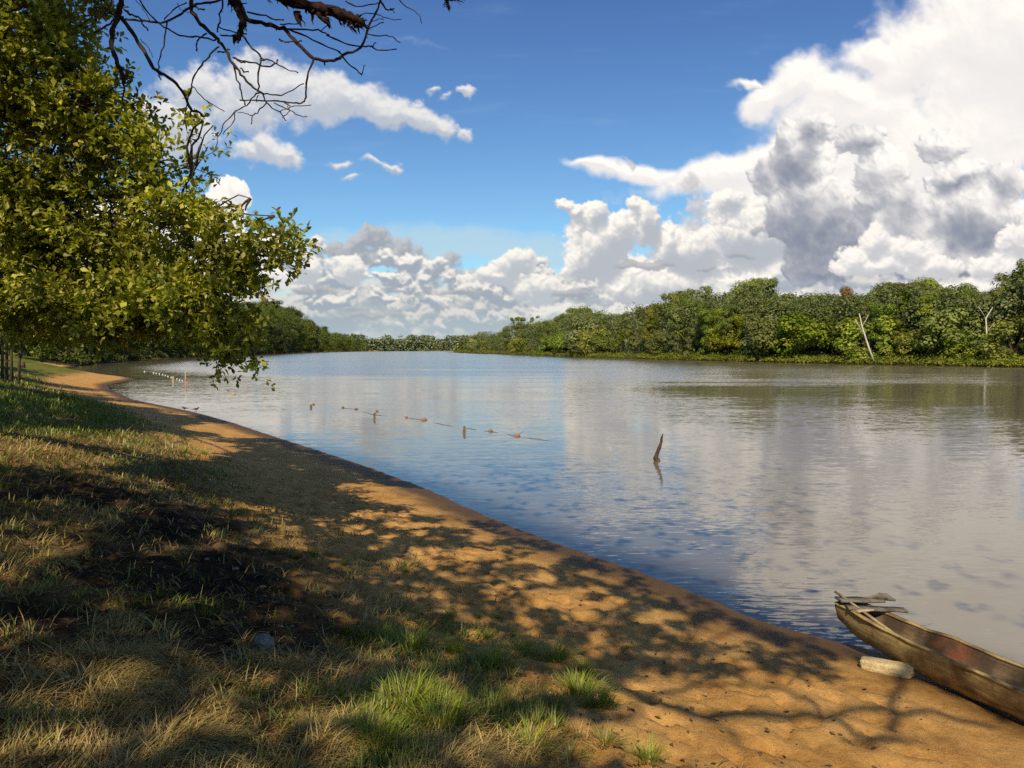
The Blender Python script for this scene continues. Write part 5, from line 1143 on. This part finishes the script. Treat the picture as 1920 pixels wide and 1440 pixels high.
STW = [(150, 1290, 1.6, 0, 'large heap of dry grass in the lower left'), (215, 1235, 1.1, 1, 'dry grass heap above and right of the large lower left one'), (215, 1165, 1.0, 1, 'pale dry tuft standing up left of centre in the dark grass'), (335, 1275, .8, 1, 'small straw wisp catching a spot of sun'), (290, 1400, 1.5, 0, 'dry grass heap hanging forward near the bottom left'), (400, 1330, .9, 1, 'sunlit dry blades between the heaps at the bottom left'),
       (540, 1350, 1.0, 1, 'sunlit straw tangle left of the bright green pair'), (590, 1380, 1.1, 0, 'wider straw tangle below the sunlit one'), (510, 1290, .7, 1, 'small pale straw tuft in the shade below the grey stone'), (60, 1050, 1.3, 0, 'sunlit dry grass heap at the left edge'), (880, 1425, 1.1, 1, 'broken straw lying on the soil at the bottom edge'), (280, 1225, .9, 1, 'flattened dry tuft between the heaps and the grey stone'), (450, 1240, 1.1, 0, 'loose dry grass under the grey stone')]
for grp, src, name, pre in ((TF, TUF, 'grass_tuft', 'tuft'), (STW, STR, 'dry_grass_tuft', 'dry tuft')):
    for (px, py, s, k, lab) in grp:
        p = on_ground(px, py); o = link(name, src[k]); o.location = tuple(p); s *= (.8 if src is STR else 1); o.scale = (s, s, s * .95); o.rotation_euler = (0, 0, rng.uniform(0, 6.28)); tag(o, lab, pre)
# fallen leaves and straw bits
def litter():
    n = 4200; a = rng.uniform(-.72, .5, n); r = np.exp(rng.uniform(math.log(2.4), math.log(22), n)); X = np.sin(a) * r; Y = np.cos(a) * r
    z, dn, _ = ground_z(X, Y); k = (dn > 1.2) & (rng.random(n) < np.where(dn > 3.5, 1, .5)); X, Y, z = X[k], Y[k], z[k]; n = len(X)
    D = unit(n); D[:, 2] *= .15; N_ = unit(n) * .35 + [0, 0, 1]; u = rng.random((n, 1)); col = np.array([.30, .22, .13]) * u + np.array([.16, .08, .035]) * (1 - u)
    V, Fc = leaf_arrays(np.stack([X, Y, z + .012], -1), D, N_, rng.uniform(.012, .06, n), .3, .5)
    tag(link('leaf_litter', np_mesh('leaf_litter', V, Fc, color=np.repeat(col, 5, 0), mat=M_grass)), 'scattered dead leaves on the soil and sand', 'leaf litter', None, 'stuff')
litter()
# ------------------------------------------------------------------ dugout canoe drawn up on the sand
def wood_mat(name, a, b, c2, scale=3.0, stripes=True, red=False):
    m, nt, out = new_mat(name); tcx = nt.nodes.new('ShaderNodeTexCoord').outputs['Object']
    v = vmath(nt, 'MULTIPLY', tcx, (9, 0.8, 9)); n = noise(nt, v, scale, 6, .65, dist=.3); n2 = noise(nt, tcx, 2.6, 5, .6); n3 = noise(nt, tcx, 40, 3, .6)
    c = mixc(nt, smooth(n, .35, .65), a, b); c = mixc(nt, smooth(n2, .46, .62) * .9, c, c2); c = mixc(nt, smooth(n3, .5, .75) * .35, c, (.03, .022, .015))
    if red:
        x, y, z = sepxyz(nt, tcx); n4 = noise(nt, tcx, 7, 5, .65)
        c = mixc(nt, smooth(((y - RED_Y) * (y - RED_Y)) * 7.0 + (n4 - .5) * 2.6 + (n - .5) * 2.0, .6, -.9) * .62, c, (.40, .10, .045))
    principled(nt, out, c, .85, .2, bump=n * .6 + n3 * .4, bstr=.7, bdist=.012); return m
RED_Y = -1.15
M_hull = wood_mat('weathered_hull_wood', (.30, .215, .09), (.50, .37, .16), (.16, .105, .05))
M_hullin = wood_mat('canoe_inside_wood', (.13, .09, .055), (.22, .155, .09), (.075, .052, .036), red=True)
M_board = wood_mat('grey_board_wood', (.10, .085, .068), (.19, .165, .135), (.06, .05, .042))
M_pale = wood_mat('pale_board_wood', (.36, .27, .16), (.50, .39, .24), (.26, .19, .12))
M_hullb = wood_mat('dark_hull_bottom', (.045, .03, .02), (.09, .06, .036), (.03, .02, .015))
def canoe():
    bow = np.array([3.56, 8.66, 0.0]); ax = np.array([.385, -.923, 0]); side = np.array([.923, .385, 0])
    L = 6.2
    t = empty('dugout_canoe', bow, 'long weathered wooden dugout canoe beached with its bow in the water, faded red inside', 'canoe')
    t.rotation_euler = (0, 0, math.atan2(ax[1], ax[0]) + math.pi / 2)      # local -Y runs from bow to stern
    # local frame: x across (towards the water +), y = -distance from bow ... built directly in local coordinates
    n = 44; m = 15
    s = np.linspace(0, L, n)
    def half(s_): return np.interp(s_, [0, .25, .8, 1.6, 3, 4.6, 5.8, 6.2], [.135, .165, .225, .265, .30, .28, .17, .10])
    def top(s_): return np.interp(s_, [0, .3, .8, 1.6, 3, 5, 6.2], [.50, .478, .445, .42, .405, .43, .55])
    def bot(s_): return np.interp(s_, [0, .12, .4, .9, 1.6, 3, 5.4, 6.2], [.30, .23, .165, .115, .10, .095, .11, .30])
    def sect(k, s_, w, tp, bt, inner):
        """point k in 0..1 round the section from near gunwale over the bottom to the far one"""
        a = (k - .5) * 2                                 # -1..1
        x = w * np.sign(a) * min(1, abs(a) * 1.55) ** .72 if inner else w * np.sign(a) * min(1, abs(a) * 1.55) ** .62
        zz = bt + (tp - bt) * max(0, (abs(a) - .38) / .62) ** .90
        flare = .70 + .30 * ((zz - bt) / (tp - bt + 1e-6)) ** .7
        return x * flare, zz
    def surf(dw, db, dt, inner, wob=.004):
        P = np.zeros((n, m, 3))
        for i, s_ in enumerate(s):
            w, tp, bt = half(s_) - dw, top(s_) + dt, bot(s_) + db
            for j in range(m):
                x, z = sect(j / (m - 1), s_, w, tp, bt, inner)
                P[i, j] = (x, -s_, z + .012 * math.sin(s_ * 5 + j) * (.3 if 0 < j < m - 1 else .5))
        return P + rng.normal(size=P.shape) * wob
    O = surf(0, 0, 0, False); I_ = surf(.028, .03, 0, True); I_[0, :, 1] -= .05; I_[-1, :, 1] += .05
    I_[:, 0, 2] = O[:, 0, 2] - .002; I_[:, -1, 2] = O[:, -1, 2] - .002
    h = MB(); h.grid(O[:, ::-1])
    # ends and the rim
    h.grid(np.stack([O[0], np.repeat(O[0].mean(0)[None], m, 0)], 0)); h.grid(np.stack([O[-1][::-1], np.repeat(O[-1].mean(0)[None], m, 0)], 0))
    hull = h.obj('hull', M_hull, t)
    i_ = MB(); i_.grid(I_); i_.grid(np.stack([I_[0][::-1], np.repeat(I_[0].mean(0)[None], m, 0)], 0)); ob = i_.obj('hull_lining', M_hullin, t)
    for j, sg in ((0, -1), (m - 1, 1)):
        g = MB(); a = O[:, j] + np.array([sg * .006, 0, .006]); b = I_[:, j] + np.array([-sg * .004, 0, .008])
        lo = a - [0, 0, .022]; lo2 = b - [0, 0, .022]
        P = np.stack([lo, a + rng.normal(size=a.shape) * .002, b, lo2], 1); g.grid(P, closed=True); g.obj('gunwale', M_hull, t, smooth_=False)
    # keel strip in a much darker wood colour
    k = MB(); kk = [(0, -s_, bot(s_) - .012) for s_ in s[2:-2]]; k.tube(kk, .028, 6, flat=.5); k.obj('keel', M_hullb, t)
    # bow deck boards, grey and split
    b = MB()
    def board(mb, p0, p1, wdt, th, jag=.0, m_=9, tilt=0.0):
        p0 = np.array(p0, float); p1 = np.array(p1, float); d = (p1 - p0); Ld = np.linalg.norm(d); d /= Ld; up = np.array([0, 0, 1.0]); sd_ = np.cross(d, up); sd_ /= np.linalg.norm(sd_); up = np.cross(sd_, d)
        c, s_ = math.cos(tilt), math.sin(tilt); sd2 = sd_ * c + up * s_; up2 = up * c - sd_ * s_
        rows = []
        for u in np.linspace(0, 1, m_):
            c0 = p0 + d * Ld * u; w1 = wdt / 2 * (1 + rng.uniform(-1, 1) * jag); w2 = wdt / 2 * (1 + rng.uniform(-1, 1) * jag)
            rows.append([c0 - sd2 * w1 - up2 * th / 2, c0 - sd2 * w1 + up2 * th / 2, c0 + sd2 * w2 + up2 * th / 2, c0 + sd2 * w2 - up2 * th / 2])
        R_ = np.array(rows); mb.grid(R_, closed=True)
        for e in (0, -1): q = R_[e]; mb.grid(np.array([[q[0], q[1]], [q[3], q[2]]]) + d * (.001 if e else -.001))
    board(b, (-.17, -.20, .512), (.36, -.47, .492), .12, .022, .12); b.obj('deck_board', M_board, t, smooth_=False)
    b = MB(); board(b, (-.15, -.06, .548), (.30, -.22, .535), .15, .02, .12); b.obj('deck_board', M_board, t, smooth_=False)
    b = MB(); board(b, (-.17, -.32, .505), (.06, -.34, .502), .07, .018, .15); o = b.obj('deck_board', M_pale, t, smooth_=False); o['label'] = 'short pale board across the bow'
    b = MB()   # broken upright lump on the far side of the bow
    rows = []
    for u, hh in zip(np.linspace(0, 1, 9), [.01, .02, .03, .05, .075, .085, .08, .03, .01]):
        c0 = np.array([.14 + u * .24, -.12 - u * .20, .540]); rows.append([c0, c0 + [-.008, 0, hh + rng.uniform(-.01, .01)], c0 + [.022, .014, hh * .9 + rng.uniform(-.008, .008)], c0 + [.03, .02, 0]])
    b.grid(np.array(rows), closed=True); b.obj('splintered_prow', M_board, t, smooth_=False)
    # end plate of the bow
    b = MB(); P = np.array([[(-.13, .012, .50), (0, .016, .505), (.13, .012, .50)], [(-.12, .01, .43), (0, .02, .42), (.12, .01, .43)], [(-.085, -.02, .36), (0, -.005, .34), (.085, -.02, .36)], [(-.03, -.07, .28), (0, -.06, .27), (.03, -.07, .28)]]); b.grid(P); b.obj('bow_plate', M_board, t, smooth_=False)
    for s_, lab in ((2.16, 'pale cross rib'), (3.7, None), (5.0, None)):
        b = MB(); w = half(s_) - .03; pts = [(-w * .98, -s_, top(s_) - .02), (-w * .85, -s_, bot(s_) + .09), (0, -s_, bot(s_) + .045), (w * .85, -s_, bot(s_) + .09), (w * .98, -s_, top(s_) - .02)]
        pts = np.array(pts); rows = []
        for q in pts: rows.append([q + [0, -.03, -.012], q + [0, .03, -.012], q + [0, .03, .014], q + [0, -.03, .014]])
        # rib pushed inwards from the planking
        R_ = np.array(rows); R_[:, :, 0] *= .975; b.grid(R_, closed=True); o = b.obj('rib', M_pale if lab else M_hullin, t, smooth_=False)
        if lab: o['label'] = 'pale wooden rib across the inside'
    for s_ in (2.95, 4.4):
        b = MB(); board(b, (-half(s_) + .02, -s_, top(s_) - .05), (half(s_) - .02, -s_, top(s_) - .05), .19, .022, .03); b.obj('seat', M_board, t, smooth_=False)
    return t, bow, ax, side
cn, bow, ax_, side_ = canoe()
def canoe_pt(x, s_, z):
    a = cn.rotation_euler[2]; c, s = math.cos(a), math.sin(a); lx_, ly_ = x, -s_
    return np.array([bow[0] + lx_ * c - ly_ * s, bow[1] + lx_ * s + ly_ * c, z])
# paddle across the bow
a = canoe_pt(-.05, 1.55, .30); b_ = canoe_pt(-.25, .05, .80)
b_ = at_depth(1566, 1109, 8.72); mid = canoe_pt(-.12, .66, .43)
pad = empty('paddle', a, 'slim wooden paddle lying across the bow of the canoe, its shaft pointing over the water', 'paddle')
d_ = (b_ - mid); d_ /= np.linalg.norm(d_); a = mid - d_ * .28
pad.location = tuple(a)
mb = MB(); mb.tube([np.zeros(3), (b_ - a) * .5, (b_ - a)], [.017, .0165, .014], 9); mb.obj('shaft', M_pale, pad)
mb = MB(); sdv = np.cross(d_, [0, 0, 1.0]); sdv /= np.linalg.norm(sdv); rows = []
for u, w in zip(np.linspace(0, 1, 8), [.015, .03, .048, .058, .06, .055, .04, .012]):
    c0 = -d_ * (.42 * u - .03); rows.append([c0 - sdv * w, c0 + [0, 0, .008], c0 + sdv * w, c0 - [0, 0, .008]])
mb.grid(np.array(rows), closed=True); mb.obj('blade', M_pale, pad)
# ------------------------------------------------------------------ pale log block beside it
def stone_mat(name, a, b):
    m, nt, out = new_mat(name); tcx = nt.nodes.new('ShaderNodeTexCoord').outputs['Object']; n = noise(nt, tcx, 9, 6, .65); n2 = noise(nt, tcx, 45, 4, .6)
    principled(nt, out, mixc(nt, smooth(n * .6 + n2 * .4, .35, .65), a, b), .9, .15, bump=n * .5 + n2 * .5, bstr=1.0, bdist=.02); return m
def rock(name, P0, size, M_, seed, label, cat, rough=.16, squash=1.0, rotz=0.0, box=.0):
    bm = bmesh.new(); bmesh.ops.create_icosphere(bm, subdivisions=4, radius=1.0)
    V = np.array([v.co[:] for v in bm.verts])
    if box: V = V / (np.abs(V) ** (2 + box * 6)).sum(1, keepdims=True) ** (1 / (2 + box * 6))
    n = fbm(V[:, 0] * 1.7 + seed, V[:, 1] * 1.7 + V[:, 2], 4, .6, seed) ; n2 = fbm(V[:, 2] * 2.7 + seed, V[:, 0] * 2.7 - V[:, 1], 4, .6, seed + 3)
    V = V * (1 + (n + n2) * rough)[:, None] * np.array(size) / 2
    for v, q in zip(bm.verts, V): v.co = q
    me = bpy.data.meshes.new(name); bm.to_mesh(me); bm.free()
    for p in me.polygons: p.use_smooth = True
    o = link(name, me, None, M_); o.location = tuple(P0); o.rotation_euler = (0, 0, rotz); return tag(o, label, cat)
M_block = stone_mat('pale_weathered_wood', (.42, .32, .16), (.66, .54, .32)); M_stone = stone_mat('grey_stone', (.16, .14, .12), (.30, .27, .24))
p0 = on_ground(1628, 1256); p1 = on_ground(1698, 1272); c0 = (p0 + p1) / 2
rock('wooden_block', c0 + [.02, .05, .045], (.47, .17, .12), M_block, 21, 'pale rough block lying on the sand beside the canoe', 'block', rough=.10, rotz=math.atan2(p1[1] - p0[1], p1[0] - p0[0]), box=.5)
p = on_ground(493, 1214); rock('stone', p + [0, 0, .035], (.15, .13, .12), M_stone, 24, 'round grey stone half hidden in the dark grass', 'stone')
for px, py, lab, sz in ((442, 1068, 'small pale stone at the upper end of the scorched patch', .05), (388, 1050, 'tiny pale stone left of the other in the scorched patch', .035), (492, 1102, 'light flat chip on the scorched soil above the round stone', .045)):
    q = on_ground(px, py); rock('small_stone', q + [0, 0, .01], (sz * 1.4, sz, sz * .6), M_stone, int(px), lab, 'stone')
# ------------------------------------------------------------------ snag standing in the river
M_snag = bark_material('wet_dead_wood', (.05, .032, .022), (.13, .085, .055), 14)
def snag():
    b = on_level(1233, 864); Y = b[1]; t = empty('snag', b, 'dark pointed dead branch sticking up out of the river', 'snag')
    P = [(1246, 885), (1238, 874), (1233, 864), (1229, 859), (1234, 845), (1239, 832), (1241, 820), (1243, 813)]; w = [16, 15, 15, 12, 10, 7, 6, 2]
    Q = np.array([at_depth(x, y, Y) for x, y in P]) - b; Q[:3] = [(.03, 0, -.25), (.01, 0, -.1), (0, 0, -.0)]; r = np.array(w) / F * Y / 2
    u = np.linspace(0, len(P) - 1, 22); QQ = np.stack([np.interp(u, np.arange(len(P)), Q[:, k]) for k in range(3)], -1); rr = np.interp(u, np.arange(len(P)), r)
    m = MB(); m.tube(QQ, rr, 10, bump=.13, flat=.7); m.obj('stem', M_snag, t)
    m = MB(); m.tube([(-.01, 0, .0), (-.06, 0, .035), (-.12, .01, .045)], [.05, .03, .008], 6, bump=.1); m.obj('side_spur', M_snag, t)
snag()
# ------------------------------------------------------------------ stubs, floats and the rope between them
def plain_mat(name, c, rough=.6, spec=.3, var=.3):
    m, nt, out = new_mat(name); tcx = nt.nodes.new('ShaderNodeTexCoord').outputs['Object']; n = noise(nt, tcx, 18, 4, .6)
    principled(nt, out, mixc(nt, n, tuple(v * (1 - var) for v in c), c), rough, spec, bump=n, bstr=.2, bdist=.005); return m
M_float = plain_mat('faded_orange_float', (.34, .19, .11)); M_wfloat = plain_mat('white_float', (.75, .73, .68)); M_pink = plain_mat('faded_pink_float', (.62, .22, .18)); M_rope = plain_mat('dark_wet_rope', (.06, .05, .045)); M_post = bark_material('pale_post_wood', (.36, .27, .17), (.55, .44, .30), 8); M_stub = bark_material('brown_post_wood', (.10, .06, .035), (.24, .15, .085), 10)
def post(name, px, ytop, ybase, wpx, label, mat, lean=0.0, crook=0.0, taper=.85, cat='post'):
    b = on_level(px, ybase); Y = b[1]; h = (ybase - ytop) / F * Y; r = wpx / F * Y / 2; t = empty(name, b, label, cat)
    pts = [(0, 0, -.5), (0, 0, 0), (crook * .4, 0, h * .55), (lean + crook * .2, 0, h)]; m = MB(); m.tube(pts, [r, r, r * .95, r * taper], 9, bump=.07); m.obj('stem', mat, t); return t, b, Y
t1, b1, Y1 = post('mooring_stub', 870, 800, 812, 5.5, 'short bent wooden stub in the river with a pale knob on top', M_stub, .02, .03)
mm = MB(); mm.tube([(-.02, 0, .14), (.03, 0, .165), (.10, 0, .15)], [.04, .05, .02], 7, bump=.1); mm.obj('knob', M_post, t1)
t2, b2, Y2 = post('mooring_stub', 702, 774, 785, 4, 'thin wooden stub in the river, second from the right in the rope line', M_stub, .02, .0)
t3, b3, Y3 = post('mooring_stub', 583, 759, 765, 4.5, 'leftmost low wooden stub in the floating rope line', M_stub)
def floatball(px, py, wpx, hpx, label, mat, name='float', group=None):
    b = on_level(px, py); Y = b[1]; w = wpx / F * Y; h = max(hpx / F * Y, w * .35)
    o = rock(name, b + [0, 0, h * .22], (w, w * .7, h * 1.5), mat, int(px), label, 'float', rough=.10, rotz=.4)
    if group: o['group'] = group
    return o
for px, py, w, h, lab in ((795, 788, 11, 5, 'orange float left of the bent stub'), (920, 809, 8, 5, 'round orange float right of the bent stub'), (970, 818, 12, 5, 'last orange float at the right end of the rope, with a twig on it'), (668, 768, 7, 3, 'small brown float left of the thin stub'), (643, 765, 5, 3, 'tiny dark float, left neighbour of the small brown one'), (588, 759, 5, 3, 'dark knob of a float beside the leftmost stub'), (762, 783, 6, 3, 'low dark float between the thin stub and the orange float'), (707, 772, 5, 3, 'tiny dark float beside the thin stub'), (428, 733, 4, 2, 'very small dark float near the left shore')):
    floatball(px, py, w, h, lab, M_float if 'orange' in lab else M_stub)
fl = floatball(438, 740, 6, 4, 'yellowish float drifting alone between the two posts and the stub line', plain_mat('yellow_float', (.55, .42, .12)))
def rope(path, label, r=.012):
    P = [on_level(x, y, .002) for x, y in path]; P = np.array(P); u = np.linspace(0, len(P) - 1, len(P) * 8); Q = np.stack([np.interp(u, np.arange(len(P)), P[:, k]) for k in range(3)], -1); Q[:, 0] += np.sin(u * 2.3) * .05; Q[:, 2] += np.sin(u * 4.1) * .012
    m = MB(); m.tube(Q, r, 5); tag(m.obj('rope', M_rope), label, 'rope')
rope([(640, 765), (668, 768), (702, 778), (762, 784), (795, 788), (835, 797), (870, 803), (895, 806), (920, 809), (945, 814), (970, 818), (1000, 823), (1045, 829)], 'dark rope half sunk in the river joining the stubs and orange floats', .007)
# twig on the last float
pb = on_level(975, 816); m = MB(); m.tube([pb + [-.05, 0, .03], pb + [.06, 0, .10], pb + [.16, 0, .16]], [.008, .007, .003], 5); m.tube([pb + [-.12, 0, .02], pb + [-.2, 0, .04], pb + [-.32, 0, .06]], [.008, .006, .003], 5); tag(m.obj('twig', M_snag), 'thin twig caught on the last orange float', 'twig')
# swimming line with white floats and two posts near the left shore
post('water_post', 325, 706, 717, 3.6, 'short thick pale post standing in the inlet, left of the taller one', M_post, cat='post'); post('water_post', 348, 696, 721, 2.8, 'tall thin pale post in the inlet with a pink float at its foot', M_post, cat='post')
floatball(351, 720, 4, 4, 'pink float at the foot of the tall thin post', M_pink)
wf = [(271, 697.5), (288, 700), (293, 701), (299, 702), (305, 703.5), (310, 705), (315, 706.5), (321, 708.5), (332, 711.5), (337, 713), (342, 715)]
for i, (x, y) in enumerate(wf):
    lab = 'single white float farthest left, apart from the row' if i == 0 else 'small white float in the dotted row leading to the posts'
    o = floatball(x, y, 2.6, 2.4, lab, M_wfloat, group=None if i == 0 else 'white floats strung to the posts')
rope([(x, y + .6) for x, y in wf] + [(348, 717)], 'thin rope that strings the white floats to the posts', .016)
# stump near the slim trunks
q = on_ground(42, 688); mb = MB(); mb.tube([(0, 0, -.2), (0, 0, .2), (.03, 0, .42)], [.28, .24, .2], 10, bump=.1); o = mb.obj('tree_stump', M_dark); o.location = tuple(q); tag(o, 'dark stump on the grass beside the slim trunks at the left edge', 'stump')
# ------------------------------------------------------------------ two dark birds at the waterline
M_bird = plain_mat('black_feathers', (.018, .016, .018), .55, .4); M_beak = plain_mat('dark_beak', (.04, .035, .03))
def bird(px, py, face, label, s=1.0, up=.25):
    b = on_level(px, py, .02); b[2] = max(0.02, gz(b[0], b[1])); t = empty('bird', b, label, 'bird'); t.scale = (s * face, s, s)
    m = MB(); m.tube([(-.20, 0, .155), (-.12, 0, .16), (-.06, 0, .165), (0, 0, .165), (.06, 0, .18), (.095, 0, .21), (.115, 0, .235), (.14, 0, .235), (.155, 0, .23)], [.004, .02, .042, .052, .045, .03, .026, .022, .006], 10); m.obj('body', M_bird, t)
    m = MB(); m.tube([(.145, 0, .232), (.17, 0, .228), (.185, 0, .222)], [.009, .006, .001], 6); m.obj('beak', M_beak, t)
    m = MB(); rows = [[(x, -w, z), (x, 0, z + .008), (x, w, z)] for x, w, z in ((-.30, .022, .145), (-.24, .022, .148), (-.16, .018, .155), (-.10, .012, .16))]; m.grid(np.array(rows)); m.obj('tail', M_bird, t)
    for sg in (-1, 1):
        m = MB(); rows = [[(x, sg * (.046 + o), z - .02), (x, sg * (.053 + o), z), (x, sg * (.04 + o), z + .02)] for x, z, o in ((.05, .18, -.004), (0, .172, .001), (-.08, .165, -.006), (-.17, .152, -.03))]; m.grid(np.array(rows)); m.obj('wing', M_bird, t)
        m = MB(); m.tube([(0, sg * .018, .125), (-.012, sg * .018, .07), (.004, sg * .018, .0)], [.007, .004, .004], 5); m.tube([(-.02, sg * .018, .002), (.03, sg * .018, .002)], [.003, .002], 4); m.obj('leg', M_beak, t)
bird(346, 771, -1, 'black bird at the water edge, left one of the two, crouching low', .9); bird(368, 773, 1, 'black bird at the water edge, right one of the two, head raised', 1.0)
